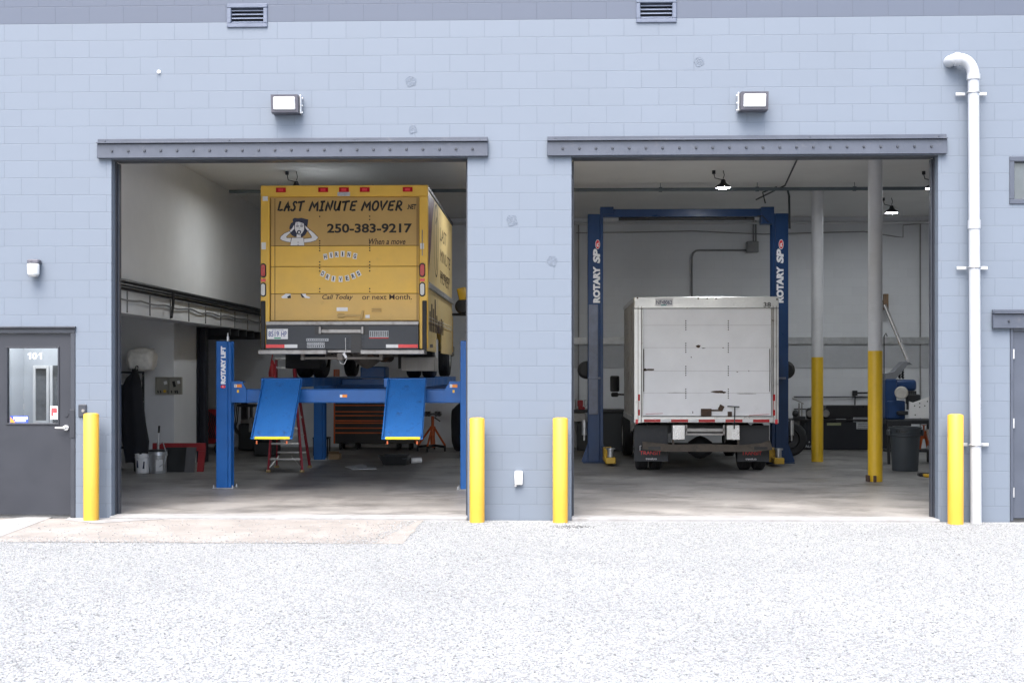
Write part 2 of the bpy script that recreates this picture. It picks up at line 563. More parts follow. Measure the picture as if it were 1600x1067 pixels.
M['truck_wall'] = paint('truck_wall_grey', (.30, .28, .25), .6, metal=.2, var=.25, scale=3, stretch=(1, 1, .2))
M['lamp_bronze'] = paint('lamp_bronze', (.09, .09, .11), .4, metal=.3)
M['lamp_glass'] = paint('lamp_prism_glass', (.5, .52, .53), .2, var=.03, bump=.4, bscale=50)
M['lamp_lit'] = glow('lamp_lit', (.93, .97, 1), 85.0)
M['tool_black'] = paint('tool_black', (.015, .015, .017), .35, var=.1)
M['tool_orange'] = paint('tool_orange', (.55, .12, .03), .4)
M['jack_orange'] = paint('jack_orange', (.48, .10, .025), .45, var=.2, grime=(.1, .04, .02), gthr=(.6, .8))
M['ladder_red'] = paint('ladder_red', (.30, .02, .035), .45)
M['red_paint'] = paint('red_paint', (.32, .02, .025), .45, var=.15)
M['coat'] = paint('dark_cloth', (.012, .013, .018), .95, var=.2, scale=12, bump=.4, bscale=40)
M['plastic_wrap'] = paint('plastic_wrap', (.80, .78, .73), .35, var=.12, scale=9, bump=.8, bscale=18)
M['bin_grey'] = paint('bin_grey', (.055, .065, .075), .5, var=.08)
M['bin_black'] = paint('bin_black', (.018, .02, .022), .45, var=.1)
M['card'] = paint('cardboard', (.36, .25, .15), .85)
M['wood'] = paint('worn_wood', (.20, .13, .08), .75, var=.3, stretch=(8, 8, 1))
M['machine_blue'] = paint('machine_blue', (.016, .05, .15), .4, var=.15)
M['cabinet_grey'] = paint('cabinet_grey', (.30, .29, .25), .5)
M['amber'] = paint('amber_plastic', (.7, .42, .03), .4)
M['office_wall'] = paint('office_wall', (.58, .61, .65), .7, var=.03)
M['gravel'] = gravel_material()
M['stone'] = stone_material()
M['dark_patch'] = paint('damp_gravel', (.10, .10, .11), .9, var=.4, scale=20, bump=.6, bscale=60)
def glass(name, rough=.02, col=(.9, .95, .97), ior=1.45):
    m, nt, p = new_mat(name)
    p.inputs['Base Color'].default_value = (*col, 1)
    p.inputs['Roughness'].default_value = rough
    p.inputs['Transmission Weight'].default_value = 1
    p.inputs['IOR'].default_value = ior
    return m
def thin_glass(name):
    m, nt, p = new_mat(name)
    L = nt.links.new
    tr = nd(nt, 'ShaderNodeBsdfTransparent'); tr.inputs[0].default_value = (.86, .9, .93, 1)
    gl = nd(nt, 'ShaderNodeBsdfGlossy'); gl.inputs['Roughness'].default_value = .02
    fr = nd(nt, 'ShaderNodeFresnel'); fr.inputs[0].default_value = 1.7
    mx = nd(nt, 'ShaderNodeMixShader')
    L(fr.outputs[0], mx.inputs[0]); L(tr.outputs[0], mx.inputs[1]); L(gl.outputs[0], mx.inputs[2])
    L(mx.outputs[0], nt.nodes['Material Output'].inputs[0])
    return m
M['filler'] = paint('rough_filler', (.100, .124, .160), .75, var=.25, scale=45, bump=.9, bscale=70)
M['glass'] = thin_glass('window_glass')
M['mirror_dark'] = paint('dark_glass', (.01, .012, .014), .08, var=.02)

def facing(Y):
    return lambda u, v: (u, Y, v)
def upward(Y, xc):
    """writing that reads from bottom to top on a face towards the yard"""
    return lambda u, v: (xc - v, Y, u)

# ================================================================== SETTING
FRONT, THICK = 0.0, .20
GZ = -0.03
b = B()
b.quad((-400, -400, GZ), (400, -400, GZ), (400, -.02, GZ), (-400, -.02, GZ))
b.quad((-400, -.02, GZ), (-9.6, -.02, GZ), (-9.6, 400, GZ), (-400, 400, GZ))
b.quad((10.6, -.02, GZ), (400, -.02, GZ), (400, 400, GZ), (10.6, 400, GZ))
b.quad((-9.6, 13.6, GZ), (10.6, 13.6, GZ), (10.6, 400, GZ), (-9.6, 400, GZ))
tag(b.build('ground', M['gravel']), kind='structure')

# loose stones
def in_apron(x, y):
    return y > -2.0 and x < -1.52 + (-.3 - y) * .12
rng = np.random.default_rng(5)
NS = 260000
sx = rng.uniform(-7.5, 7.0, NS); sy = -0.16 - 8.6 * rng.random(NS) ** 1.0
keep = ~((sy > -2.02 + .12 * rng.random(NS)) & (sx < -1.62 - (sy + .3) * -.12 + rng.normal(0, .11, NS)) & (rng.random(NS) > .04 + .7 * np.exp(-np.maximum(sy + 2.02, 0) / .16) + .5 * np.exp(-np.maximum(-1.62 - (sy + .3) * -.12 - sx, 0) / .18)))
sx, sy = sx[keep], sy[keep]
n = len(sx)
rad = rng.uniform(.004, .0095, n) * np.where(rng.random(n) < .04, 1.5, 1)
oct_ = np.array([(1, 0, 0), (0, 1, 0), (-1, 0, 0), (0, -1, 0), (0, 0, 1), (0, 0, -1)], float)
ofs = np.array([(0, 1, 4), (1, 2, 4), (2, 3, 4), (3, 0, 4), (1, 0, 5), (2, 1, 5), (3, 2, 5), (0, 3, 5)])
ang = rng.uniform(0, 6.283, n)
V = oct_[None] * rng.uniform(.65, 1.25, (n, 6, 1)) + rng.normal(0, .12, (n, 6, 3))
V[:, :, 2] *= .6
ca, sa = np.cos(ang)[:, None], np.sin(ang)[:, None]
Vx = V[:, :, 0] * ca - V[:, :, 1] * sa; Vy = V[:, :, 0] * sa + V[:, :, 1] * ca
V = np.stack([Vx, Vy, V[:, :, 2]], -1) * rad[:, None, None]
on_slab = (sy > -2.0) & (sx < -1.55 - (sy + .3) * -.12)
V += np.stack([sx, sy, GZ + rad * .32 + np.where(on_slab, .0055, 0)], -1)[:, None, :]
me = bpy.data.meshes.new('gravel_stones')
Fv = (ofs[None] + (np.arange(n) * 6)[:, None, None]).reshape(-1)
me.vertices.add(n * 6); me.vertices.foreach_set('co', V.reshape(-1).astype(np.float32))
me.loops.add(len(Fv)); me.loops.foreach_set('vertex_index', Fv.astype(np.int32))
me.polygons.add(n * 8); me.polygons.foreach_set('loop_start', np.arange(0, n * 24, 3, dtype=np.int32))
me.update(calc_edges=True)
tone = np.where(rng.random(n) < .07, rng.uniform(.11, .19, n), rng.uniform(.19, .345, n))
cxp, cyp = gp(895, 823, GZ)
dd = ((sx - cxp) / .26) ** 2 + ((sy - cyp) / .16) ** 2
tone = np.where(dd < rng.uniform(.3, 1.2, n), tone * .28, tone)
a_ = me.attributes.new('tone', 'FLOAT', 'POINT'); a_.data.foreach_set('value', np.repeat(tone, 6).astype(np.float32))
me.materials.append(M['stone'])
o = bpy.data.objects.new('gravel_stones', me); C.objects.link(o)
tag(o, 'loose pale crushed stones scattered over the yard', 'gravel', kind='stuff')

# concrete apron before the lift bay, door pad, floor, sills
b = B()
xr0, xr1 = gp(662, 812, GZ)[0], gp(628, 851, GZ)[0]
nseg = 40
top = []; edge = []
for k in range(nseg + 1):
    t = k / nseg
    xx = -9 + (xr1 + 9) * t
    edge.append((xx, -2.0 + .05 * noise.noise(Vector((xx * 1.3, 0, 0))) + .03 * noise.noise(Vector((xx * 5, 3, 0))), GZ + .005))
pts = edge + [(xr1 + (xr0 - xr1) * k / 8 + .04 * noise.noise(Vector((k * 1.1, 4, 2))), -2.0 + (1.95) * k / 8, GZ + .005) for k in range(1, 9)] + [(-9, -.05, GZ + .005)]
b.poly(pts)
tag(b.build('concrete_apron', M['apron']), kind='structure')
b = B()
q = [(0, 838), (0, 812), (60, 805), (88, 805)]
b.poly([(*gp(px, py, GZ + .009), GZ + .009) for px, py in q])
q = [(100, 812), (112, 806), (250, 806), (262, 810), (150, 817)]
b.poly([(*gp(px, py, GZ + .009), GZ + .009) for px, py in q])
tag(b.build('concrete_pad', M['pale_concrete']), kind='structure')
b = B()
b.box(-9.4, 10.4, .06, 13.3, -.30, 0.0)
tag(b.build('shop_floor', M['floor']), kind='structure')
LB0, LB1 = wx(174, 0), wx(730.5, 0)
RB0, RB1 = wx(893, 0), wx(1466, 0)
ZT = wz(246, 800, 0)
b = B()
b.box(LB0, LB1, -.07, .22, -.12, .004, .008)
b.box(RB0, RB1, -.07, .22, -.12, .004, .008)
tag(b.build('concrete_sill', M['pale_concrete']), kind='structure')
b = B()
for (x0, y0, x1, y1) in ((897, 764.5, 935, 770), (1085, 751, 1155, 755), (1160, 737, 1300, 746), (330, 700, 480, 703)):
    z = .004
    b.poly([(*gp(x0, y1, z), z), (*gp(x1, y1, z), z), (*gp(x1 - 2, y0, z), z), (*gp(x0 + 4, y0, z), z)])
tag(b.build('floor_patch', paint('pale_floor_patch', (.25, .24, .23), .6, var=.2, scale=6)))
for o in C.objects:
    if o.name.startswith('floor_patch'): tag(o, kind='structure')
# ================================================================== BUILDING
BX0, BX1, BY1, BZ = -9.5, 10.5, 13.5, 8.3
bld = thing('garage_building', (0, 0, 0), 'blue-grey painted concrete block garage with two open vehicle bays', 'building')
DL0, DL1, DLZ = wx(-24, 0), wx(118, 0), wz(513, 60, 0)
DR0, DR1, DRZ = wx(1578, 0), wx(1578, 0) + 1.06, wz(512, 1590, 0)
WN0, WN1, WNZ0, WNZ1 = wx(1577, 0), wx(1577, 0) + 1.0, wz(319, 1590, 0), wz(245, 1590, 0)
VENTS = [(355, 418, 44, 7), (994, 1057, 36.5, -1)]
vent_r = [(wx(a, 0), wx(c, 0), wz(d, a, 0), wz(e, a, 0)) for a, c, d, e in VENTS]
holes = [(LB0, LB1, -1, ZT), (RB0, RB1, -1, ZT), (DL0, DL1, -1, DLZ), (DR0, DR1, -1, DRZ), (WN0, WN1, WNZ0, WNZ1)]
holes += [(x0 + .05, x1 - .05, z0 + .05, z1 - .05) for x0, x1, z0, z1 in vent_r]
def wall_grid(bld_, x0, x1, z0, z1, y0, y1, holes, swap=None):
    xs = sorted(set([x0, x1] + [h[0] for h in holes] + [h[1] for h in holes]))
    zs = sorted(set([z0, z1] + [h[2] for h in holes if h[2] > z0] + [h[3] for h in holes]))
    def solid(i, j):
        if i < 0 or j < 0 or i >= len(xs) - 1 or j >= len(zs) - 1: return False
        cx, cz = (xs[i] + xs[i + 1]) / 2, (zs[j] + zs[j + 1]) / 2
        return not any(h[0] < cx < h[1] and h[2] < cz < h[3] for h in holes)
    P = (lambda x, y, z: (x, y, z)) if not swap else swap
    for i in range(len(xs) - 1):
        for j in range(len(zs) - 1):
            if not solid(i, j): continue
            a, c, d, e = xs[i], xs[i + 1], zs[j], zs[j + 1]
            bld_.quad(P(a, y0, d), P(c, y0, d), P(c, y0, e), P(a, y0, e))
            bld_.quad(P(c, y1, d), P(a, y1, d), P(a, y1, e), P(c, y1, e))
            if not solid(i - 1, j): bld_.quad(P(a, y1, d), P(a, y0, d), P(a, y0, e), P(a, y1, e))
            if not solid(i + 1, j): bld_.quad(P(c, y0, d), P(c, y1, d), P(c, y1, e), P(c, y0, e))
            if not solid(i, j - 1): bld_.quad(P(a, y1, d), P(c, y1, d), P(c, y0, d), P(a, y0, d))
            if not solid(i, j + 1): bld_.quad(P(a, y0, e), P(c, y0, e), P(c, y1, e), P(a, y1, e))
b = B()
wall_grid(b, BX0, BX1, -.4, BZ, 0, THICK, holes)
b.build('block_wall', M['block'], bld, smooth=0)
b = B()
b.box(BX0, BX0 + .2, THICK + .002, BY1, -.4, BZ)
b.box(BX1 - .2, BX1, THICK + .002, BY1, -.4, BZ)
b.box(BX0 + .202, BX1 - .202, BY1 - .2, BY1, -.4, BZ)
b.build('side_wall', M['block'], bld, smooth=0)
b = B()
b.box(BX0 - .1, BX1 + .1, -.06, BY1 + .1, BZ + .002, BZ + .12)
b.build('roof', M['trim'], bld)
# inner shell
CEIL, XL, YB, XRW = 5.12, -6.1, 13.1, 9.6
b = B()
b.box(-9.2, XRW + .2, THICK + .004, YB + .1, CEIL, CEIL + .15)
b.build('ceiling', M['ceiling'], bld, smooth=0)
b = B()
b.box(-9.2, XRW + .15, YB, YB + .15, 0, CEIL - .002)
b.build('back_wall', M['block_in'], bld, smooth=0)
b = B()
b.box(XRW, XRW + .15, THICK + .01, YB - .004, 0, CEIL - .002)
b.build('inner_wall', M['inner_wall'], bld, smooth=0)
b = B()
ZBK = 2.53
b.box(XL - .35, XL, THICK + .01, YB - .004, ZBK, CEIL - .002)           # wall above the side room
b.build('inner_wall', M['inner_wall'], bld, smooth=0)
b = B()
b.box(-9.2, XL - .354, THICK + .01, YB - .004, ZBK + .25, ZBK + .4)     # side-room ceiling
b.box(-9.2, -9.05, THICK + .01, YB - .004, 0, ZBK + .246)
b.build('side_room', M['inner_wall'], bld, smooth=0)
# stub wall in the side room
SW = 7.0
sx1 = wx(272, SW)
b = B()
b.box(-9.04, sx1, SW, SW + 1.35, 0, ZBK + .246, .004)
b.build('partition_wall', M['inner_wall'], bld, smooth=0)
# steel post holding the mezzanine edge
b = B()
yP = gp(314, 722)[1]
xa, xb2 = wx(306, yP), wx(321, yP)
b.box(xa, xa + .05, yP, yP + .2, 0, ZBK - .002, .004)
b.box(xb2 - .05, xb2, yP, yP + .2, 0, ZBK - .002, .004)
b.box(xa + .052, xb2 - .052, yP + .07, yP + .13, 0, ZBK - .004)
b.build('steel_post', paint('post_navy', (.01, .012, .022), .5), bld)
# joists under the mezzanine beyond the post
b = B()
for k in range(6):
    y = yP + .5 + k * .62
    b.box(-9.0, XL - .02, y, y + .07, ZBK - .14, ZBK - .004)
b.build('floor_joist', M['dark_metal'], bld)
# pipes along the bulkhead
b = B()
for dz, r, dx in ((2.98, .03, .05), (2.92, .022, .09), (2.87, .022, .05)):
    b.tube([(XL + dx, THICK + .05, dz), (XL + dx, YB - .05, dz)], r, 8)
b.build('conduit_pipe', M['dark_metal'], bld)
b = B()
pts = []
for k in range(60):
    y = THICK + .1 + k * .2
    pts.append((XL + .04, y, 2.74 - .025 * abs(math.sin(k * .55)) - (.02 if y > 6 else 0) * math.sin(k)))
b.tube(pts, .014, 6)
for k in range(1, 12):
    b.box(XL + .002, XL + .02, k * 1.0 + .2, k * 1.0 + .212, 2.54, 2.85)
b.build('air_hose', paint('hose_grey', (.2, .2, .2), .6), bld)
b = B()
b.tube([(XL + .12, 5.0, 2.95), (XL + .12, 5.02, 2.85), (XL + .12, 4.95, 2.62), (XL + .14, 4.85, 2.55)], .022, 8)
b.build('hose_drop', M['black_rubber'], bld)

# ceiling-hung services
b = B()
b.tube([(-5.9, wy, CEIL - .12) for wy in (8.1,)] + [(9.5, 8.1, CEIL - .12)], .032, 8)
for k in range(9):
    b.cyl((-5.0 + k * 1.75, 8.1, CEIL - .12), (-5.0 + k * 1.75, 8.1, CEIL), .006, n=6)
    b.cyl((-5.03 + k * 1.75, 8.1, CEIL - .12), (-4.97 + k * 1.75, 8.1, CEIL - .12), .045, n=10)
b.build('sprinkler_pipe', paint('pipe_slate', (.10, .125, .14), .5), bld)
b = B()
yS = 4.3
b.tube([(wx(903, yS), yS, CEIL - .06), (9.5, yS, CEIL - .06)], .022, 8)
for k in range(5):
    b.cyl((1.2 + k * 1.6, yS, CEIL - .06), (1.2 + k * 1.6, yS, CEIL), .008, n=6)
b.build('water_pipe', M['column_white'], bld)
b = B()
b.tube([(2.2, 13.0, CEIL - .14), (9.5, 13.0, CEIL - .14)], .03, 8)
b.tube([(-5.9, 13.0, CEIL - .14), (2.19, 13.0, CEIL - .14)], .03, 8)
b.build('wall_pipe', M['column_white'], bld)
b = B()
xq, = (wx(1225, 8.1),)
b.tube([(wx(1265, 3.2), 3.2, CEIL - .05), (xq, 8.0, CEIL - .07), (xq - .25, 9.6, CEIL - .1)], .015, 8)
b.tube([(xq + .08, 8.2, CEIL - .1), (xq + .15, 8.4, CEIL - .2), (xq + .17, 8.45, CEIL - .8)], .02, 8)
b.tube([(xq - .3, 8.3, CEIL - .35), (xq - .35, 8.3, CEIL - .15), (xq - .1, 8.25, CEIL - .06)], .014, 6)
b.build('conduit_pipe', M['dark_metal'], bld)
b = B()
yD = 2.4
b.box(wx(1343, yD), wx(1420, yD), yD, yD + .9, CEIL - .03, CEIL - .004)
b.build('ceiling_hatch', M['dark_metal'], bld)
# back-wall fittings
YW = YB - .03
b = B()
b.box(.1, 9.55, YB - .06, YB - .002, wz(538, 1100, YB), wz(527, 1100, YB), .004)
b.build('wall_rail', M['galv'], bld)
b = B()
b.box(.1, 9.55, YB - .02, YB - .002, wz(575, 1100, YB), wz(539.5, 1100, YB))
b.build('wall_band', paint('band_grey', (.46, .475, .50), .7, var=.05), bld)
b = B()
b.box(wx(1166, YW), wx(1184, YW), YB - .16, YB - .002, wz(395, 1175, YW), wz(378, 1175, YW), .01)
x1, z1 = at(1081, 480, YW); x2, z2 = at(1081, 395, YW); x3, z3 = at(1166, 391, YW)
b.tube([(x1, YW, z1), (x1, YW, z2 - .1), (x1 + .03, YW, z3 - .06), (x1 + .09, YW, z3 - .01), (x1 + .16, YW, z3), (x3, YW, z3)], .022, 8)
for px in (1177, 1181):
    x, z = at(px, 345, YW)
    b.tube([(x, YW, z), (x, YW, wz(379, px, YW))], .016, 6)
b.build('electrical_box', paint('box_grey', (.22, .225, .23), .5), bld)
b = B()
x, z0 = at(1438, 700, YW); z1 = wz(345, 1438, YW)
b.tube([(x, YW, z0), (x, YW, z1)], .015, 6)
x, z0 = at(904, 700, YW)
b.tube([(x, YW, z0), (x, YW, CEIL - .1)], .015, 6)
pts = [(wx(px, YW), YW, wz(py, px, YW)) for px, py in ((900, 364), (1000, 363), (1080, 361), (1190, 366), (1350, 362), (1400, 370), (1411, 371), (1411, 352), (1455, 348))]
b.tube(pts, .011, 6)
b.build('wall_conduit', paint('conduit_grey', (.25, .25, .25), .6), bld)

# filled and painted-over holes in the block face
for px, py, rr in ((642, 128, .062), (645, 203, .05), (800, 345, .07), (863, 408, .06), (1092, 97, .055)):
    x, z = at(px, py, 0)
    b = B()
    pts = []
    for k in range(18):
        a = 2 * math.pi * k / 18
        q = rr * (1 + .4 * noise.noise(Vector((math.cos(a) * 1.5 + px, math.sin(a) * 1.5, py))))
        pts.append((x + q * math.cos(a), z + q * math.sin(a)))
    b.prism(pts, lambda u, v, k: (u, k, v), -.0035, -.001)
    b.build('filled_hole', M['filler'], bld, smooth=0)

# header beams over the bays, the doors' trims, jambs
def header(px0, px1, dz_top, dz_mid, dz_bot, nb, name='door_header', cap=True):
    x0, x1 = wx(px0, -.05), wx(px1, -.05)
    b = B()
    b.box(x0, x1, -.055, -.002, dz_bot, dz_mid, .006)
    h = b.build(name, M['trim'], bld)
    b = B()
    b.box(x0, x1, -.085, -.002, dz_mid + .002, dz_mid + .016, .003)
    b.box(x0 + .003, x1 - .003, -.04, -.003, dz_mid + .018, dz_top, .003)
    for k in range(4):
        xx = x0 + (x1 - x0) * (.02 + .96 * k / 3)
        b.cyl((xx, -.041, dz_top - .022), (xx, -.05, dz_top - .022), .008, n=6)
    b.build('flashing', M['trim'], h)
    b = B()
    for k in range(nb):
        xx = x0 + .18 + (x1 - x0 - .36) * k / max(nb - 1, 1)
        b.cyl((xx, -.056, (dz_bot + dz_mid) / 2), (xx, -.068, (dz_bot + dz_mid) / 2), .017, .012, n=8)
    b.build('bolt', M['trim_dark'], h)
    return h
zt, zm, zb_ = wz(214.5, 640, -.05), wz(222.5, 640, -.05), wz(245, 640, -.05)
header(151.5, 762.5, zt, zm, zb_, 23)
header(855, 1480, zt, zm, zb_, 23)
b = B()
for x, s in ((LB0, 1), (LB1, -1), (RB0, 1), (RB1, -1)):
    xa, xb_ = sorted((x + s * .002, x + s * .012))
    b.box(xa, xb_, THICK - .085, THICK + .012, -.03, ZT - .014, .002)
    xa, xb_ = sorted((x + s * .014, x + s * .03))
    b.box(xa, xb_, THICK - .02, THICK + .05, -.03, ZT - .02, .002)
b.box(LB0 + .02, LB1 - .02, .02, THICK + .03, ZT - .012, ZT - .002)
b.box(RB0 + .02, RB1 - .02, .02, THICK + .03, ZT - .012, ZT - .002)
b.build('door_jamb', M['trim_dark'], bld)

# louvred vents
for i, (x0, x1, z0, z1) in enumerate(vent_r):
    b = B()
    w = .048
    b.box(x0, x1, -.02, .06, z0, z0 + w, .006); b.box(x0, x1, -.02, .06, z1 - w, z1, .006)
    b.box(x0, x0 + w, -.018, .06, z0 + w + .001, z1 - w - .001, .006); b.box(x1 - w, x1, -.018, .06, z0 + w + .001, z1 - w - .001, .006)
    v = b.build('vent', paint('vent_paint', (.085, .105, .15), .5, bump=.3, bscale=40), bld)
    b = B()
    n_l = 4
    for k in range(n_l):
        zz = z0 + w + (z1 - z0 - 2 * w) * (k + .1) / n_l
        b.bar((x0 + w + .002, .02, zz + .02), (x1 - w - .002, .02, zz + .02), .05, .006, up=(0, -.6, .8))
    b.build('louvre', paint('louvre_paint', (.13, .155, .21), .5), v)
    b = B()
    b.box(x0 + .06, x1 - .06, .14, .16, z0 + .06, z1 - .06)
    b.build('duct', M['dark_metal'], v)

# entry door with number 101
LF0, LF1, LFT = wx(-16, 0), wx(110, 0), wz(521, 60, 0)
b = B()
b.box(LF0, LF1, .03, .075, .012, LFT, .002)
gx0, gx1, gz0, gz1 = wx(12, .03), wx(90.5, .03), wz(661, 50, .03), wz(544, 50, .03)
b = B()
wall_grid(b, LF0, LF1, .012, LFT, .03, .075, [(gx0, gx1, gz0, gz1)])
dl = b.build('entry_door', M['door'], bld, smooth=0)
b = B()
b.box(DL0 + .003, LF0 - .004, .0, THICK - .004, -.02, DLZ - .06, .003)
b.box(LF1 + .004, DL1 - .003, -.01, THICK - .004, -.02, DLZ - .06, .003)
b.box(DL0 + .003, DL1 - .003, -.01, THICK - .004, LFT + .005, DLZ - .003, .003)
b.box(DL0 - .05, DL1 + .01, -.045, -.002, DLZ + .002, DLZ + .022, .003)
b.build('frame', M['trim_dark'], dl)
b = B()
f = .02
b.box(gx0 - f, gx1 + f, .018, .0295, gz1, gz1 + f, .004); b.box(gx0 - f, gx1 + f, .018, .0295, gz0 - f, gz0, .004)
b.box(gx0 - f, gx0, .019, .0295, gz0 + .001, gz1 - .001, .004); b.box(gx1, gx1 + f, .019, .0295, gz0 + .001, gz1 - .001, .004)
b.build('glazing_bead', M['door'], dl)
b = B()
b.quad((gx0, .05, gz0), (gx1, .05, gz0), (gx1, .05, gz1), (gx0, .05, gz1))
b.build('pane', M['glass'], dl)
b = B()
for p0 in (43.5, 60.5):
    b.poly([(wx(p0 + u, .045), .045, wz(561 - v, 50, .045)) for u, v in ((2.2, 0), (4.8, 0), (4.8, 10), (3.0, 10), (0, 8), (0, 6), (2.2, 7))])
b.stroke([(wx(54.3 + 2.7 * math.cos(R(a)), .045), wz(556 + 4 * math.sin(R(a)), 50, .045)) for a in range(0, 361, 15)], .016, facing(.045), cap=False)
b.build('door_number', M['white_ink'], dl)
b = B()
Yk = .043
b.box(wx(15.5, Yk), wx(44, Yk), Yk + .002, Yk + .004, wz(660.5, 30, Yk), wz(649.5, 30, Yk), mi=0)
b.poly([(wx(16, Yk), Yk, wz(660, 16, Yk)), (wx(24, Yk), Yk, wz(660, 24, Yk)), (wx(16, Yk), Yk, wz(651, 16, Yk))], 2)
b.quad((wx(21, Yk), Yk, wz(655, 20, Yk)), (wx(43, Yk), Yk, wz(655, 20, Yk)), (wx(43, Yk), Yk, wz(651, 20, Yk)), (wx(21, Yk), Yk, wz(651, 20, Yk)), 1)
b.quad((wx(25, Yk), Yk, wz(658.5, 20, Yk)), (wx(40, Yk), Yk, wz(658.5, 20, Yk)), (wx(40, Yk), Yk, wz(656.2, 20, Yk)), (wx(23, Yk), Yk, wz(656.2, 20, Yk)), 1)
b.build('sticker', [paint('sticker_blue', (.03, .07, .35), .4), M['sticker'], M['orange_sticker']], dl)
b = B()
b.box(wx(78.5, Yk), wx(90, Yk), Yk + .002, Yk + .004, wz(655, 85, Yk), wz(634.5, 85, Yk))
b.quad(*[(wx(px, Yk), Yk, wz(py, px, Yk)) for px, py in ((80, 650), (83, 650), (83, 637), (80, 637))], mi=1)
b.quad(*[(wx(px, Yk), Yk, wz(py, px, Yk)) for px, py in ((83.1, 645), (89, 645), (89, 637), (83.1, 637))], mi=1)
b.build('sticker', [M['sticker'], M['red_bright']], dl)
b = B()
hx, hz = at(102.5, 668, .0)
b.cyl((hx, .03, hz), (hx, .008, hz), .035, .033, n=24)
b.cyl((hx, .008, hz), (hx, -.035, hz), .014, n=12)
b.rev([(0, 0), (.016, .02), (.013, .5), (.011, .95), (0, 1)], (hx + .012, -.035, hz), (-.125, 0, -.002), 12)
b.build('handle', M['chrome'], dl)
b = B()
x, z = at(102, 648, .0)
b.cyl((x, .03, z), (x, .022, z), .026, n=20)
b.box(wx(109.5, 0), wx(117.5, 0), -.018, -.0105, wz(684, 110, 0), wz(640, 110, 0), .003)
b.build('latch_guard', M['door'], dl)
# office behind the door
b = B()
OX0, OX1, OY1 = -7.5, -5.62, 1.55
b.quad((OX0, OY1, 0), (OX1, OY1, 0), (OX1, OY1, 2.5), (OX0, OY1, 2.5))
b.quad((OX0, .21, 0), (OX0, OY1, 0), (OX0, OY1, 2.5), (OX0, .21, 2.5))
b.quad((OX1, OY1, 0), (OX1, .21, 0), (OX1, .21, 2.5), (OX1, OY1, 2.5))
b.quad((OX0, .21, 2.5), (OX0, OY1, 2.5), (OX1, OY1, 2.5), (OX1, .21, 2.5))
b.box(wx(22, 1.3) , wx(22, 1.3)+.02, OY1 - .4, OY1 - .002, 0.01, 2.49)
off = b.build('office_room', M['office_wall'], bld, smooth=0)
b = B()
Yo = OY1 - .03
for (p0, p1, q0, q1) in ((52, 56, 571, 663), (73, 77, 571, 663), (56.1, 72.9, 571, 576), (56.1, 72.9, 657, 663), (78.5, 82.5, 571, 668)):
    b.box(wx(p0, Yo), wx(p1, Yo), Yo - .02, Yo, wz(q1, 60, Yo), wz(q0, 60, Yo), .004)
b.build('inner_window_frame', M['white_paint'], off)
b = B()
b.box(wx(56, Yo), wx(73, Yo), Yo + .004, Yo + .01, wz(658, 60, Yo), wz(575, 60, Yo))
b.box(wx(82.7, Yo), wx(91, Yo), Yo + .004, Yo + .01, wz(668, 60, Yo), wz(571, 60, Yo))
b.build('inner_window_pane', paint('dark_pane', (.10, .11, .12), .15, var=.5, scale=5), off)
b = B()
for (p0, p1, q0, q1) in ((29.5, 36, 609, 624), (32, 37, 631, 640)):
    b.box(wx(p0, Yo), wx(p1, Yo), OY1 - .02, OY1 - .003, wz(q1, 33, Yo), wz(q0, 33, Yo), .004)
b.build('wall_switch', M['white_paint'], off)
b = B()
b.quad((-7.2, .4, 2.48), (-5.8, .4, 2.48), (-5.8, 1.3, 2.48), (-7.2, 1.3, 2.48))
b.build('ceiling_lamp', glow('office_lamp', (1, 1, 1), 1.5), off, smooth=0)

# service door
RF0, RFT = wx(1583.5, 0), wz(518, 1590, 0)
RF1 = RF0 + .95
b = B()
b.box(RF0, RF1, .012, .055, .012, RFT, .003)
dr = b.build('service_door', M['door_right'], bld)
b = B()
b.box(DR0 + .003, RF0 - .004, -.012, THICK - .004, -.02, DRZ - .003, .003)
b.box(RF1 + .004, DR1 - .003, -.012, THICK - .004, -.02, DRZ - .003, .003)
b.box(RF0 - .003, RF1 + .003, -.012, THICK - .004, RFT + .005, DRZ - .003, .003)
b.build('frame', M['trim'], dr)
b = B()
for py in (553, 661, 769):
    x, z = at(1584, py, 0)
    b.cyl((x - .003, -.006, z - .055), (x - .003, -.006, z + .055), .011, n=10)
b.build('hinge', M['galv'], dr)
b = B()
b.cyl((RF1 - .08, .012, 1.0), (RF1 - .08, -.01, 1.0), .033, n=20)
b.rev([(0, 0), (.015, .02), (.011, .95), (0, 1)], (RF1 - .07, -.03, 1.0), (-.12, 0, 0), 12)
b.build('handle', M['chrome'], dr)
zt2, zm2, zb2 = wz(483.5, 1575, -.05), wz(490.5, 1575, -.05), wz(513, 1575, -.05)
header(1551.5, 1551.5 + 190, zt2, zm2, zb2, 3)
# window
b = B()
w = .055
b.box(WN0, WN1, -.015, .1, WNZ1 - w, WNZ1, .004); b.box(WN0, WN1, -.015, .1, WNZ0, WNZ0 + w, .004)
b.box(WN0, WN0 + w, -.013, .1, WNZ0 + w + .001, WNZ1 - w - .001, .004); b.box(WN1 - w, WN1, -.013, .1, WNZ0 + w + .001, WNZ1 - w - .001, .004)
wn_ = b.build('window', M['trim'], bld)
b = B()
b.quad((WN0 + w, .06, WNZ0 + w), (WN1 - w, .06, WNZ0 + w), (WN1 - w, .06, WNZ1 - w), (WN0 + w, .06, WNZ1 - w))
b.build('pane', M['glass'], wn_)
b = B()
b.box(WN0 + .03, WN1 - .03, .12, .14, WNZ0 + .02, WNZ1 - .02)
b.build('blind', paint('blind_grey', (.42, .43, .42), .6), wn_)

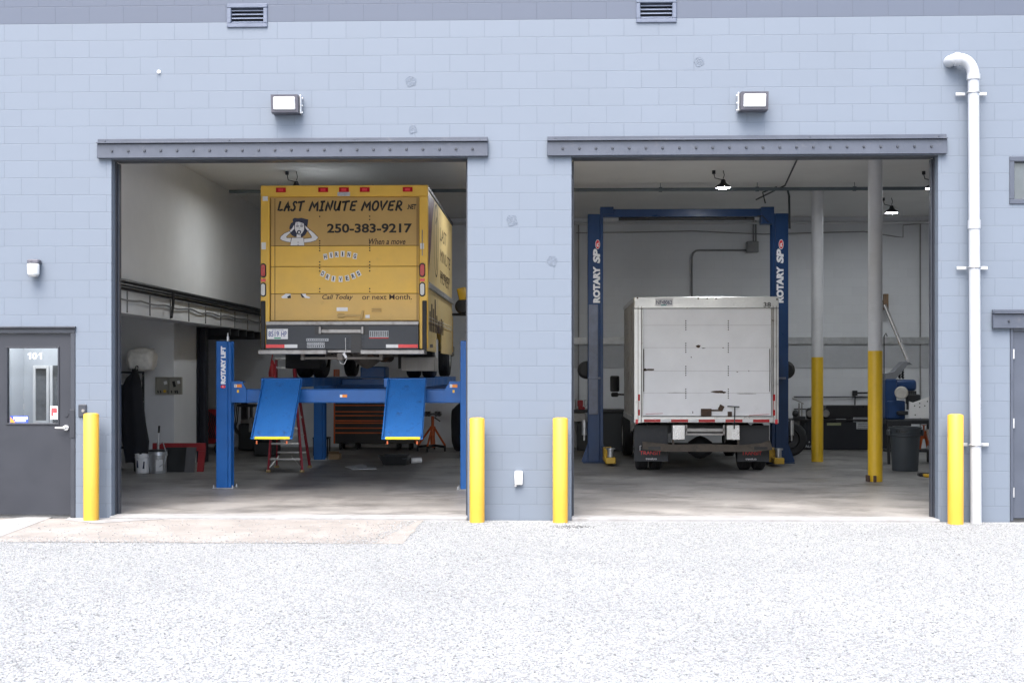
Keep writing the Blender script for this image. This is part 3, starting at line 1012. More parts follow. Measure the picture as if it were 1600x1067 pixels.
# ------------------------------------------------------------------ facade fixtures
def wall_lamp(px, pyc, skew, label):
    x, z = at(px, pyc, -.1)
    t = thing('wall_lamp', (x, 0, z), label, 'wall light', 'flood lights above the bays')
    b = B()
    w, h = .155, .1
    prof = [(0, -h + .002), (-.12, -h - .004), (-.165, -h + .002), (-.20, h), (-.05, h + .012), (0, h + .012)]
    b.prism(prof, lambda u, v, k: (x + k, u, z + v), -w, w)
    b.build('housing', M['lamp_bronze'], t, smooth=0)
    b = B()
    b.box(x + skew * (w + .002), x + skew * (w + .025), -.10, -.004, z - h, z + h + .02, .008)
    for dz in (-.08, 0, .085):
        b.cyl((x + skew * (w + .025), -.05, z + dz), (x + skew * (w + .034), -.05, z + dz), .011, n=8)
    b.build('hinge_cover', M['galv'], t)
    b = B()
    up = Vector((0, -.035, .198)).normalized()
    n0 = up.cross(Vector((1, 0, 0))).normalized()
    n0 = n0 if n0.y < 0 else -n0
    c = Vector((x, -.1835, z + .002))
    b.obox(c, Vector((w - .028, 0, 0)), up * .073, n0 * .014, .01)
    b.build('lens', M['lamp_glass'], t)
    return t
wall_lamp(446.5, 164.5, 1, 'bronze flood light above the bay with the yellow truck')
wall_lamp(1177.5, 160, -1, 'bronze flood light above the bay with the white truck')

x, z = at(52, 418, -.08)
t = thing('jar_lamp', (x, 0, z), 'small white jelly jar light on the wall above door 101', 'wall light')
b = B()
b.box(x - .07, x + .07, -.10, -.002, z + .045, z + .095, .012)
b.cyl((x - .02, -.10, z + .068), (x - .02, -.108, z + .068), .008, n=8)
b.build('cap', M['lamp_bronze'], t)
b = B()
b.rev([(0, 0), (.055, .0), (.068, .12), (.07, .9), (.066, 1), (0, 1)], (x, -.078, z - .095), (0, 0, .138), 24)
b.build('shade', M['lamp_glass'], t)
b = B()
b.cyl((x, -.078, z - .11), (x, -.078, z - .096), .05, .06, n=16)
b.build('base_ring', M['galv'], t)

x, z = at(129.5, 641.5, 0)
t = thing('key_box', (x, 0, z), 'dark square key switch plate between door 101 and the bay', 'key switch')
b = B(); b.box(x - .048, x + .048, -.022, -.001, z - .075, z + .075, .008); b.build('plate', M['trim_dark'], t)
b = B(); b.cyl((x + .012, -.022, z + .0), (x + .012, -.03, z + .0), .018, n=16); b.box(x + .008, x + .016, -.036, -.03, z - .012, z + .012); b.build('key_switch', M['steel'], t)

x, z = at(810.5, 746, 0)
t = thing('outlet_box', (x, 0, z), 'white weatherproof outlet box low on the pillar between the bays', 'outlet')
b = B(); b.box(x - .045, x + .045, -.05, -.001, z - .08, z + .08, .012, seg=2); b.build('cover', M['white_paint'], t)
b = B(); b.box(x - .02, x + .02, -.056, -.0505, z + .02, z + .028, .002); b.box(x - .014, x + .014, -.054, -.0505, z - .035, z - .028, .002); b.build('latch', M['galv'], t)
b = B(); b.cyl((x - .035, -.03, z - .081), (x - .035, -.03, z - .1), .014, n=10); b.build('conduit_fitting', M['galv'], t)

# small white fixing bolt on the wall
x, z = at(248.5, 113, 0)
b = B(); b.cyl((x, -.001, z), (x, -.03, z), .012, n=10); b.cyl((x, -.008, z), (x, -.012, z), .022, n=10)
tag(b.build('eye_bolt', M['white_paint'], loc=(x, 0, z)), 'tiny white bolt in the block wall above the header of the yellow truck bay', 'bolt')

# downpipe
xT, zT = at(1521, 150, -.12); xB = wx(1525, -.12); r = .062
t = thing('downpipe', (xB, -.12, GZ), 'white plastic downpipe with elbow and three straps', 'pipe')
b = B()
zE = wz(93, 1500, -.12)
b.tube([(xB, -.12, GZ - .02), (xB + (xT - xB) * .33, -.12, .33 * (zE - .2)), (xT, -.12, zE - .2)], r, 24)
b.build('pipe', M['pipe_white'], t)
b = B()
pts = []
for k in range(9):
    a = R(90 * k / 8)
    pts.append((xT - .16 + .16 * math.cos(a), -.12, zE - .2 + .2 * math.sin(a)))
pts += [(xT - .19, -.12, zE)]
b.tube(pts, r + .006, 24)
b.rev([(0, 0), (r + .014, 0), (r + .014, 1), (0, 1)], (xT - .165, -.12, zE), (-.05, 0, 0), 24)
b.rev([(0, 0), (r + .012, 0), (r + .012, 1), (0, 1)], (xT, -.12, zE - .235), (0, 0, .06), 24)
pts = []
for k in range(7):
    a = R(90 * k / 6)
    pts.append((xT - .185 - .05 * math.sin(a), -.12 + .12 * (1 - math.cos(a)), zE))
pts.append((xT - .235, .05, zE))
b.tube(pts, r + .004, 24)
b.build('elbow', M['pipe_white'], t)
b = B()
zc = wz(351, 1522, -.12)
xc = xT + (xB - xT) * (zT - zc) / zT
b.rev([(0, 0), (r + .008, 0), (r + .008, 1), (0, 1)], (xc, -.12, zc - .05), (0, 0, .1), 24)
b.build('coupling', M['pipe_white'], t)
for py in (145, 418, 695):
    z = wz(py, 1522, -.12); xc = xT + (xB - xT) * (zT - z) / zT
    b = B()
    b.box(xc - .175, xc - r - .004, -.05, -.03, z - .018, z + .018, .003)
    b.box(xc + r + .004, xc + .175, -.05, -.03, z - .018, z + .018, .003)
    pts = [(xc + (r + .006) * math.cos(R(a)), -.12 + (r + .006) * math.sin(R(a)), z) for a in range(30, -211, -15)]
    b.tube(pts, .009, 6)
    b.build('strap', M['galv'], t)
    
# bollards
BOL = [(142.5, 645, 'yellow bollard beside door 101'), (745.5, 652, 'yellow bollard at the right edge of the yellow truck bay'),
       (875.5, 652, 'yellow bollard at the edge of the pillar nearest the white truck bay'), (1493, 646.5, 'yellow bollard beside the white downpipe')]
BOL[1] = (745.5, 652, 'yellow bollard before the pillar nearest the yellow truck bay')
proto = None
for px, py, lab in BOL:
    x, z = at(px, py, -.2)
    if proto is None:
        b = B()
        h = z - (GZ - .02)
        b.rev([(0, 0), (.087, 0), (.087, .985), (.08, .993), (.05, .999), (0, 1)], (x, -.2, GZ - .02), (0, 0, h), 32)
        proto = b.build('bollard', M['yellow_bollard'], loc=(x, -.2, GZ - .02)); o = proto
    else:
        o = proto.copy(); C.objects.link(o); o.location = (x, -.2, GZ - .02)
        o.scale.z = (z - (GZ - .02)) / h
    tag(o, lab, 'bollard', 'yellow bollards along the facade')

# ================================================================== WHEELS
def wheel(parent, cx, cy, cz, r, w, side, name='wheel', dual=False):
    """axle along x; side = outward direction"""
    b = B()
    offs = (0, side * -(w + .03)) if dual else (0,)
    for o in offs:
        x0 = cx + o - w / 2
        pr = [(r * .58, 0), (r * .72, .0), (r * .93, .04), (r * .985, .12)]
        for k in range(5):
            a = .16 + k * .145
            pr += [(r, a), (r, a + .085), (r * .975, a + .095), (r * .975, a + .135)]
        pr = pr[:-2] + [(r * .985, .88), (r * .93, .96), (r * .72, 1), (r * .58, 1)]
        b.rev(pr, (x0, cy, cz), (w, 0, 0), 40)
    wh = b.build(name, M['tyre'], parent)
    b = B()
    xo = cx + side * w / 2
    b.rev([(r * .585, 0), (r * .585, -.1), (r * .5, -.35), (r * .3, -.4), (r * .18, -.1), (r * .16, .05), (0, .05)], (xo - side * .01, cy, cz), (side * w * .6, 0, 0), 32)
    b.cyl((cx + side * w * .2, cy, cz), (cx - side * (w * 1.5 if dual else w * .4), cy, cz), r * .56, n=24)
    for k in range(8):
        a = 2 * math.pi * k / 8
        b.cyl((xo - side * w * .22, cy + r * .27 * math.cos(a), cz + r * .27 * math.sin(a)), (xo - side * w * .12, cy + r * .27 * math.cos(a), cz + r * .27 * math.sin(a)), .018, n=6)
    b.build('rim', M['alu'], wh)
    return wh

def cab(t, xc, y0, z0, col, wide=1.95, track=.82, rwheel=.4, wheels=True, dual_y=None):
    """van-type cab with bonnet, ahead of the box; y0 rear of cab, z0 ground under the wheels"""
    m_ = col
    prof = [(y0, z0 + .62), (y0, z0 + 2.05), (y0 + .25, z0 + 2.2), (y0 + .95, z0 + 2.18), (y0 + 1.55, z0 + 1.52), (y0 + 2.5, z0 + 1.3), (y0 + 2.62, z0 + 1.15), (y0 + 2.65, z0 + .5), (y0 + 2.2, z0 + .45), (y0 + 1.3, z0 + .45)]
    b = B()
    b.prism(prof, lambda u, v, k: (k, u, v), xc - wide / 2, xc + wide / 2)
    cb = b.build('cab', m_, t, smooth=20)
    b = B()
    for s in (-1, 1):
        xx = xc + s * (wide / 2 + .004)
        b.poly([(xx, y0 + .25, z0 + 1.4), (xx, y0 + 1.45, z0 + 1.4), (xx, y0 + .98, z0 + 2.05), (xx, y0 + .3, z0 + 2.07)])
    yy = .012
    b.quad((xc - wide * .43, y0 + 1.50 + yy, z0 + 1.59), (xc + wide * .43, y0 + 1.50 + yy, z0 + 1.59), (xc + wide * .40, y0 + 1.02 + yy, z0 + 2.12), (xc - wide * .40, y0 + 1.02 + yy, z0 + 2.12))
    b.build('window', M['mirror_dark'], cb)
    b = B()
    b.box(xc - wide * .3, xc + wide * .3, y0 + 2.655, y0 + 2.69, z0 + .75, z0 + 1.05, .01)
    b.build('grille', M['dark_metal'], cb)
    b = B()
    b.box(xc - wide / 2 - .02, xc + wide / 2 + .02, y0 + 2.66, y0 + 2.78, z0 + .4, z0 + .62, .03)
    b.build('front_bumper', M['steel'], t)
    for s in (-1, 1):
        b = B(); b.box(xc + s * wide * .4 - .1, xc + s * wide * .4 + .1, y0 + 2.655, y0 + 2.7, z0 + .8, z0 + 1.0, .02)
        b.build('headlight', M['white_lens'], t)
    return cb

# ================================================================== YELLOW TRUCK ON THE LIFT
Y0 = 3.56
xL, xR = wx(407, Y0), wx(668.5, Y0)
zTop, zBot = wz(289.5, 540, Y0), wz(545, 540, Y0)
BL = 4.55
yt = thing('box_truck', ((xL + xR) / 2, Y0, 1.6), 'yellow moving truck with roll-up door raised on the blue lift', 'truck')
def yx(px): return wx(px, Y0)
def yz(py, px=540): return wz(py, px, Y0)
zFl = yz(505)
b = B()
b.box(xL + .012, xR - .012, Y0 + .1, Y0 + BL, zFl, zTop - .012, .02)
body = b.build('body', M['truck_side'], yt, smooth=0)
b = B(); b.box(xL + .03, xR - .03, Y0 + .1, Y0 + BL - .02, zTop - .011, zTop - .004)
b.build('roof', paint('low_bounce_grey', (.16, .16, .16), .8), body)  # unseen dull sheet added on top to weaken lamp bounce onto the ceiling
# roof edge and rails
b = B()
for s, xx in ((-1, xL), (1, xR)):
    xa, xb2 = sorted((xx - s * .03, xx + s * .004))
    b.box(xa, xb2, Y0 + .09, Y0 + BL + .01, zTop - .06, zTop, .008)
b.build('roof_rail', M['dark_metal'], body)
zR0, zR1 = yz(449.5, 668), yz(440, 668)
b = B()
for s, xx in ((-1, xL), (1, xR)):
    xa, xb2 = sorted((xx - s * .011, xx + s * .022))
    b.box(xa, xb2, Y0 + .1, Y0 + BL, zR0, zR1, .006)
b.build('rub_rail', M['steel'], body)
b = B()
nrv = 24
for k in range(nrv):
    yy = Y0 + .2 + (BL - .3) * k / (nrv - 1)
    for zz in (zR0 + .025, zR1 - .025):
        b.cyl((xR + .02, yy, zz), (xR + .028, yy, zz), .011, n=6)
    b.cyl((xR - .013, yy, zFl + .05), (xR - .005, yy, zFl + .05), .011, n=6)
    b.cyl((xR - .013, yy, zFl + .10), (xR - .005, yy, zFl + .10), .011, n=6)
b.build('rivet', M['galv'], body)
# skirt panels
zSk = yz(546, 668)
for (ya, yb) in ((Y0 + .11, Y0 + 1.55), (Y0 + 2.45, Y0 + BL - .02)):
    for xx in (xL + .014, xR - .034):
        b = B()
        b.box(xx, xx + .02, ya, yb, zSk - .02, zFl - .004, .004)
        b.build('skirt_panel', M['truck_side'], yt)
# side artwork
XS = xR - .0095
sd = lambda u, v: (XS, Y0 + u, v)
def side(u0, u1, v0, v1): return u0, u1, v0, v1
b = B()
b.poly([(XS, Y0 + .12, zR1 + .02), (XS, Y0 + .55, zR1 + .55), (XS, Y0 + .72, zTop - .5), (XS, Y0 + 1.1, zTop - .09), (XS, Y0 + .12, zTop - .09)])
b.build('maroon_panel', M['maroon'], body)
b = B()
pts = [(1.42 + .36 * math.cos(R(a)), (zTop + zR1) / 2 + .04 + .56 * math.sin(R(a))) for a in range(0, 361, 10)]
b.stroke(pts, .035, sd, cap=False)
b.stroke([(1.32, (zTop + zR1) / 2 + .3), (1.5, (zTop + zR1) / 2 + .42), (1.5, (zTop + zR1) / 2 - .4)], .05, sd)
b.text('LAST', 2.1, 3.3, zTop - .58, zTop - .36, sd, bold=.0, shear=.25)
b.text('MINUTE', 2.1, 4.1, zTop - .92, zTop - .72, sd, bold=.0, shear=.25)
b.text('MOVER', 2.1, 3.8, zTop - 1.28, zTop - 1.08, sd, bold=.0, shear=.25)
b.text('250-383-9217', 2.1, 4.0, zR1 + .22, zR1 + .34, sd, bold=.01)
for k in range(9):                                   # city skyline
    u = .35 + k * .27
    h = (.3, .42, .36, .52, .28, .2, .22, .26, .24)[k]
    b.quad(sd(u, zR0 - .62), sd(u + .17, zR0 - .62), sd(u + .17, zR0 - .62 + h), sd(u, zR0 - .62 + h))
b.build('lettering', M['brown_ink'], body)
# rear frame
b = B()
dx0, dx1, dzt, dzb = yx(421), yx(655), yz(307), yz(501)
b.box(xL, xR, Y0, Y0 + .098, dzt, zTop, .012)
b.box(xL, dx0, Y0 + .001, Y0 + .098, zBot, dzt - .001, .01)
b.box(dx1, xR, Y0 + .001, Y0 + .098, zBot, dzt - .001, .01)
fr = b.build('rear_frame', M['truck_yellow'], yt)
for px in (411.5, 663.5):
    b = B()
    b.box(yx(px - 3.5), yx(px + 3.5), Y0 - .03, Y0 - .001, yz(548), yz(470), .008)
    b.build('rub_strip', M['black_rubber'], fr)
b = B()
for (px, py, w, h) in ((414.5, 310, 8, 7), (412, 384, 7, 11), (659.5, 385, 6, 9)):
    b.box(yx(px - w / 2), yx(px + w / 2), Y0 - .004, Y0 - .001, yz(py + h / 2), yz(py - h / 2))
b.build('sticker', M['sticker'], fr)
b = B()
b.tube([(yx(660), Y0 - .012, yz(360)), (yx(660), Y0 - .012, yz(400))], .006, 6)
b.build('grab_strap', M['steel'], fr)
for px in (439, 505, 537.5, 570, 637):
    b = B()
    b.box(yx(px - 7.8), yx(px + 7.8), Y0 - .012, Y0 - .001, yz(300.5), yz(293), .006)
    ml = b.build('marker_lamp', M['red_lens'], yt)
    b = B()
    b.box(yx(px - 4), yx(px + 4), Y0 - .02, Y0 - .0125, yz(299), yz(294.8), .003)
    b.build('lens', M['red_bright'], ml)
def oval(b, cx, cz, hw, hh, y0, y1, n=24, mi=0):
    pts = []
    for k in range(n):
        a = 2 * math.pi * k / n
        c, s_ = math.cos(a), math.sin(a)
        pts.append((cx + hw * c, cz + (hh - hw) * (1 if s_ > 0 else -1) + hw * s_))
    b.prism(pts, lambda u, v, k: (u, k, v), y0, y1, mi)
for px in (411.5, 660):
    for py, m_ in ((422.5, 'red_lens'), (452.5, 'white_lens')):
        b = B(); oval(b, yx(px), yz(py), .043, .105, Y0 - .012, Y0 - .001)
        tl = b.build('tail_lamp', M['black_rubber'], yt)
        b = B(); oval(b, yx(px), yz(py), .03, .085, Y0 - .026, Y0 - .0125)
        b.build('lens', M[m_], tl)
    b = B(); b.box(yx(px - 3.6), yx(px + 3.6), Y0 - .008, Y0 - .001, yz(440), yz(435.5), .002)
    b.build('reflector', M['red_bright'], yt)
# roll-up door
YD = Y0 + .05
dy = lambda u, v: (u, YD - .002, v)
seams = [307, 383.5, 416, 458.5, 501]
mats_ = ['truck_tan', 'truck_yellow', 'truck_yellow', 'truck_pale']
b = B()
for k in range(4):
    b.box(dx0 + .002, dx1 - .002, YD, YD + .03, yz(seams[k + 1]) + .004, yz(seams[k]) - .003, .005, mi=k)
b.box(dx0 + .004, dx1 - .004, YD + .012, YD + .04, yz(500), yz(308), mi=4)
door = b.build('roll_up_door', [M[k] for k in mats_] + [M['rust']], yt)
b = B()
def zoomc(u, v): return yx(380 + u / 4.444), yz(260 + v / 4.444)
for u in (527, 875):
    for v in (345, 368) + tuple(range(515, 600, 17)) + tuple(range(662, 740, 21)) + (848, 868):
        if u == 527 and v == 368: continue
        x, z = zoomc(u, v)
        b.cyl((x, YD + .001, z), (x, YD - .006, z), .011, n=6)
b.build('door_bolt', M['ink'], door)
b = B()
for u in (186, 215, 1205, 1218):
    x, _ = zoomc(u, 0)
    b.box(x - .004, x + .004, YD - .003, YD - .0005, yz(500), yz(309))
b.build('door_track', M['rust'], door)
# hand lettering
GL = {
 'L': [[(.3, 1), (.18, .5), (.08, .04), (.4, .05), (.85, .1)]],
 'A': [[(-.05, 0), (.25, .5), (.58, 1), (.7, .5), (.82, 0)], [(.12, .38), (.95, .42)]],
 'S': [[(.95, .86), (.78, .98), (.5, .97), (.32, .8), (.45, .6), (.68, .42), (.66, .18), (.42, .02), (.1, .03), (-.05, .14)]],
 'T': [[(.0, .92), (.5, .96), (1.1, 1.02)], [(.58, .96), (.5, .5), (.42, 0)]],
 'M': [[(-.05, 0), (.1, .5), (.25, 1), (.4, .6), (.52, .3), (.7, .65), (.92, 1), (.95, .5), (.98, 0)]],
 'I': [[(.55, 1), (.48, .5), (.42, 0)], [(.2, .97), (.95, 1)], [(.05, 0), (.8, .03)]],
 'N': [[(0, 0), (.1, .5), (.2, 1), (.45, .5), (.72, 0), (.85, .5), (1.0, 1.05)]],
 'U': [[(.15, 1), (.08, .5), (.12, .15), (.35, 0), (.62, .12), (.8, .45), (.95, 1)], [(.95, 1), (.85, .5), (.86, .02)]],
 'E': [[(1.0, 1), (.6, .96), (.3, .95), (.2, .5), (.12, .05), (.45, .02), (.85, .05)], [(.22, .52), (.8, .55)]],
 'O': [[(.55 + .45 * math.cos(R(a)) + .06 * math.sin(R(a)), .5 + .5 * math.sin(R(a))) for a in range(70, 431, 20)]],
 'V': [[(.1, 1), (.2, .5), (.36, 0), (.7, .55), (1.1, 1.02)]],
 'R': [[(.08, 0), (.17, .5), (.26, 1), (.6, 1), (.85, .85), (.8, .62), (.55, .5), (.25, .47)], [(.4, .48), (.65, .22), (.95, 0)]],
}
b = B()
for word, p0, p1 in (('LAST', 433, 472), ('MINUTE', 483, 555), ('MOVER', 565, 627)):
    wd = [1.25 if c == 'M' else (.75 if c == 'I' else 1.0) for c in word]
    gap = .30
    tot = sum(wd) + gap * (len(word) - 1)
    u = 0
    for c, w in zip(word, wd):
        for st in GL[c]:
            P = [(yx(p0 + (p1 - p0) * (u + w * q[0]) / tot) + .015 * q[1], yz(328.3 - 14 * q[1])) for q in st]
            b.stroke(P, .030, dy)
        u += w + gap
b.text('.NET', yx(635.5), yx(650), yz(327), yz(319.0), dy, bold=.035, shear=.1)
b.build('lettering', M['ink'], door)
b = B()
b.text('250-383-9217', yx(510), yx(643), yz(363.7), yz(349), dy, bold=.03)
b.build('lettering', M['ink'], door)
b = B()
b.text('When a move', yx(575.5), yx(633), yz(381.7), yz(372.5), dy, bold=.014, shear=.25)
b.build('lettering', M['brown_ink'], door)
b = B()
b.text('Call Today', yx(502.5), yx(551), yz(469.5), yz(460.0), dy, bold=.014, shear=.25)
b.build('lettering', M['brown_ink'], door)
b = B()
b.text('or next Month.', yx(565), yx(643), yz(468), yz(459.7), dy, bold=.01)
b.build('lettering', M['brown_ink'], door)
b = B()
hir = [('H', 566, 625, 10), ('I', 606, 614, 6), ('R', 645, 609, 3), ('I', 686, 606, -2), ('N', 730, 610, -6), ('G', 772, 621, -10)]
drv = [('D', 548, 742, -26), ('R', 582, 765, -18), ('I', 622, 778, -8), ('V', 672, 781, 0), ('E', 718, 775, 10), ('R', 760, 760, 20), ('S', 797, 742, 28)]
for c, u, v, a in hir:
    x, z = zoomc(u, v); ca, sa = math.cos(R(a)), math.sin(R(a))
    def lf(p, q, dyy=0.0): return (x + p * ca - q * sa, YD - .002 + dyy, z + p * sa + q * ca)
    b.quad(lf(-.028, -.043), lf(.03, -.043), lf(.03, .043), lf(-.028, .043), 0)
    wd = .008 if c == 'I' else .019
    b.text(c, -wd, wd, -.031, .031, lambda p, q: lf(p, q, -.002), bold=.03, mi=1)
b.build('letter_sticker', [M['sticker'], M['ink']], door)
b = B()
for c, u, v, a in drv:
    x, z = zoomc(u, v); ca, sa = math.cos(R(a)), math.sin(R(a))
    def lf(p, q, dyy=0.0): return (x + p * ca - q * sa, YD - .002 + dyy, z + p * sa + q * ca)
    b.quad(lf(-.028, -.043), lf(.03, -.043), lf(.03, .043), lf(-.028, .043), 0)
    wd = .008 if c == 'I' else .019
    b.text(c, -wd, wd, -.031, .031, lambda p, q: lf(p, q, -.002), bold=.03, mi=1)
b.build('letter_sticker', [M['sticker'], M['ink']], door)
# drawing of a dismayed woman holding her head
b = B()
def dz_(u, v, k=0): return (yx(420 + u / 15.24), YD - .002 - .0012 * k, yz(320 + v / 15.24))
def fill(pts, mi, k): b.poly([dz_(u, v, k) for u, v in reversed(pts)], mi)
def line(pts, w, k): b.stroke([(u, v) for u, v in pts], w, lambda u, v: dz_(u, v, k), 1)
hair = [(550, 330), (600, 300), (680, 312), (760, 300), (860, 325), (925, 340), (915, 420), (905, 490), (870, 560), (905, 600), (880, 660), (850, 710), (770, 765), (700, 740), (600, 755), (540, 720), (495, 670), (530, 600), (520, 560), (470, 570), (480, 500), (510, 430), (560, 400)]
face = [(620, 400), (700, 390), (820, 430), (835, 500), (830, 590), (790, 660), (740, 705), (690, 700), (640, 660), (605, 590), (600, 480)]
neck = [(650, 690), (750, 690), (745, 775), (645, 775)]
torso = [(530, 772), (810, 772), (832, 962), (500, 962), (505, 880)]
la = [(590, 450), (600, 560), (520, 640), (400, 750), (410, 775), (520, 780), (505, 885), (400, 870), (300, 840), (250, 800), (270, 740), (350, 670), (470, 620), (540, 540)]
ra = [(840, 470), (960, 580), (1060, 660), (1165, 770), (1110, 840), (980, 880), (825, 895), (820, 800), (1010, 775), (1000, 740), (930, 640), (860, 560)]
fill(hair, 1, 1)
for q in (neck, torso, la, ra, face):
    fill(q, 0, 2)
for q in (torso, la, ra, face):
    line(q + [q[0]], 11, 3)
for cx, cy in ((665, 495), (765, 495)):
    fill([(cx + 38 * math.cos(R(a)), cy + 26 * math.sin(R(a))) for a in range(0, 360, 30)], 1, 3)
    fill([(cx + 27 * math.cos(R(a)), cy + 17 * math.sin(R(a))) for a in range(0, 360, 30)], 0, 4)
    fill([(cx + 11 * math.cos(R(a)), cy + 11 * math.sin(R(a))) for a in range(0, 360, 45)], 1, 5)
fill([(705 + 52 * math.cos(R(a)), 640 + 48 * math.sin(R(a))) for a in range(0, 360, 30)], 1, 3)
fill([(708 + 26 * math.cos(R(a)), 645 + 26 * math.sin(R(a))) for a in range(0, 360, 30)], 0, 4)
line([(700, 545), (712, 555), (724, 545)], 9, 3); line([(640, 430), (680, 440)], 10, 3); line([(745, 450), (790, 450)], 10, 3)
for v in (885, 940): fill([(682 + 11 * math.cos(R(a)), v + 11 * math.sin(R(a))) for a in range(0, 360, 45)], 1, 3)
line([(470, 620), (520, 650)], 14, 3); line([(900, 630), (960, 590)], 9, 3)
b.build('drawing', [M['white_ink'], M['navy_ink']], door)
# shoes drawn near the foot of the door
b = B()
def zz(u, v, k=0): x, z = zoomc(u, v); return (x, YD - .002 - .0012 * k, z)
for pts, m_ in (([(258, 905), (290, 882), (325, 884), (328, 912), (270, 914)], 0), ([(392, 884), (430, 882), (432, 895), (462, 908), (455, 915), (400, 908)], 0),
               ([(300, 903), (324, 890), (328, 912), (305, 914)], 1), ([(392, 884), (402, 884), (425, 912), (402, 908)], 1)):
    b.poly([zz(u, v, m_ + 1) for u, v in reversed(pts)], m_)
b.build('drawing', [M['white_ink'], M['dark_metal']], door)
# latch ironwork
b = B()
def zp(u, v, d=.0): x, z = zoomc(u, v); return Vector((x, YD - d, z))
b.bar(zp(650, 1035, .02), zp(820, 1035, .02), .016, .03, up=(0, 0, 1))
b.bar(zp(815, 1060, .024), zp(830, 1000, .024), .02, .03)
b.box(zoomc(655, 0)[0], zoomc(700, 0)[0], YD - .025, YD - .001, zoomc(0, 1050)[1], zoomc(0, 1020)[1], .006)
b.bar(zp(890, 990, .02), zp(955, 990, .02), .012, .02); b.bar(zp(890, 1005, .02), zp(955, 1005, .02), .012, .02)
b.build('latch', M['truck_tan'], door)
b = B()
for (u0, v0, u1, v1) in ((645, 978, 722, 1003), (845, 1030, 875, 1052)):
    b.box(zoomc(u0, 0)[0], zoomc(u1, 0)[0], YD - .003, YD - .001, zoomc(0, v1)[1], zoomc(0, v0)[1])
b.build('sticker', M['sticker'], door)
b = B(); b.box(zoomc(655, 0)[0], zoomc(742, 0)[0], Y0 - .003, Y0 - .0005, zoomc(0, 207)[1], zoomc(0, 180)[1])
b.build('sticker', M['sticker_grey'], fr)
# tail-lift plate / bumper
b = B()
b.box(yx(417), yx(654.5), Y0 - .06, Y0 + .02, yz(546), yz(508.5), .006)
bp_ = b.build('bumper', M['bumper'], yt)
b = B()
b.box(yx(417), yx(654.5), Y0 - .07, Y0 + .04, yz(508), yz(502.5), .004)
b.box(yx(406), yx(512), Y0 - .11, Y0 + .3, yz(553.5), yz(546.8), .006)
b.box(yx(565), yx(664), Y0 - .11, Y0 + .3, yz(553.5), yz(546.8), .006)
b.box(yx(512) + .002, yx(565) - .002, Y0 - .05, Y0 + .3, yz(551), yz(547), .004)
b.build('sill_bar', M['steel'], bp_)
YP = Y0 - .063
b = B()
b.box(yx(419.2), yx(451.2), YP, YP + .002, yz(530), yz(514), mi=0)
pf = lambda u, v: (u, YP - .0015, v)
b.text('8519', yx(421), yx(437.3), yz(526), yz(517.6), pf, bold=.012, mi=1)
b.text('HP', yx(441), yx(449.3), yz(526), yz(517.6), pf, bold=.012, mi=1)
b.text('BRITISH COLUMBIA', yx(427), yx(445), yz(516.6), yz(515), pf, mi=1)
b.box(yx(430), yx(440.5), YP - .002, YP - .001, yz(529.3), yz(527.2), mi=2)
b.build('licence_plate', [M['sticker'], paint('plate_blue', (.05, .07, .25), .5), paint('plate_green', (.1, .35, .2), .5)], bp_)
b = B()
for p0, p1, m_ in ((416.8, 446, 0), (446, 466, 1), (604, 623, 1), (623, 653.5, 0)):
    b.box(yx(p0), yx(p1), YP, YP + .002, yz(543.5), yz(538.3), mi=m_)
b.build('reflective_tape', [M['red_bright'], M['sticker']], bp_)
b = B()
for (p0, p1, q0, q1) in ((480, 514.5, 529, 533), (481, 508.5, 535, 538), (481, 508.5, 538.6, 543.5), (578, 608, 517, 527)):
    b.box(yx(p0), yx(p1), YP, YP + .002, yz(q1), yz(q0), mi=0)
    for k in range(int((p1 - p0) / 3)):
        b.box(yx(p0 + 1 + k * 3), yx(p0 + 2.4 + k * 3), YP - .001, YP - .0003, yz(q1 - 1), yz(q0 + 1), mi=1)
b.box(yx(577.5), yx(608), YP, YP + .002, yz(529), yz(527.6), mi=2)
b.build('sticker', [M['sticker_grey'], M['ink'], M['red_lens']], bp_)
b = B()
b.box(yx(493), yx(577), Y0 - .064, Y0 - .0605, yz(523), yz(510))
b.build('step_recess', M['tool_black'], bp_)
b = B()
b.box(yx(500), yx(504), Y0 - .12, Y0 - .065, yz(522), yz(510.5), .006)
b.box(yx(566), yx(570), Y0 - .12, Y0 - .065, yz(522), yz(510.5), .006)
b.box(yx(504) + .002, yx(566) - .002, Y0 - .11, Y0 - .07, yz(520.5), yz(515), .004)
b.build('foot_step', M['steel'], bp_)
b = B()
b.box(yx(549.5), yx(566), Y0 - .066, Y0 - .0605, yz(551), yz(524))
for px in (545, 552, 564, 568):
    for py in (530, 536, 542):
        b.cyl((yx(px), Y0 - .06, yz(py)), (yx(px), Y0 - .072, yz(py)), .01, n=6)
b.build('bolt_plate', M['tool_black'], bp_)
b = B()
b.tube([(yx(541), Y0 - .075, yz(528)), (yx(541.5), Y0 - .08, yz(545)), (yx(540), Y0 - .085, yz(555))], .004, 5)
b.obox((yx(540.5), Y0 - .09, yz(555.5)), Vector((.016, 0, .01)), Vector((0, .008, 0)), Vector((-.022, 0, .035)), .004)
b.tube([(yx(528), Y0 + .1, yz(556)), (yx(530), Y0 + .06, yz(567)), (yx(537), Y0 + .05, yz(569)), (yx(541), Y0 + .05, yz(560))], .006, 6)
b.build('trailer_plug', M['sticker'], bp_)
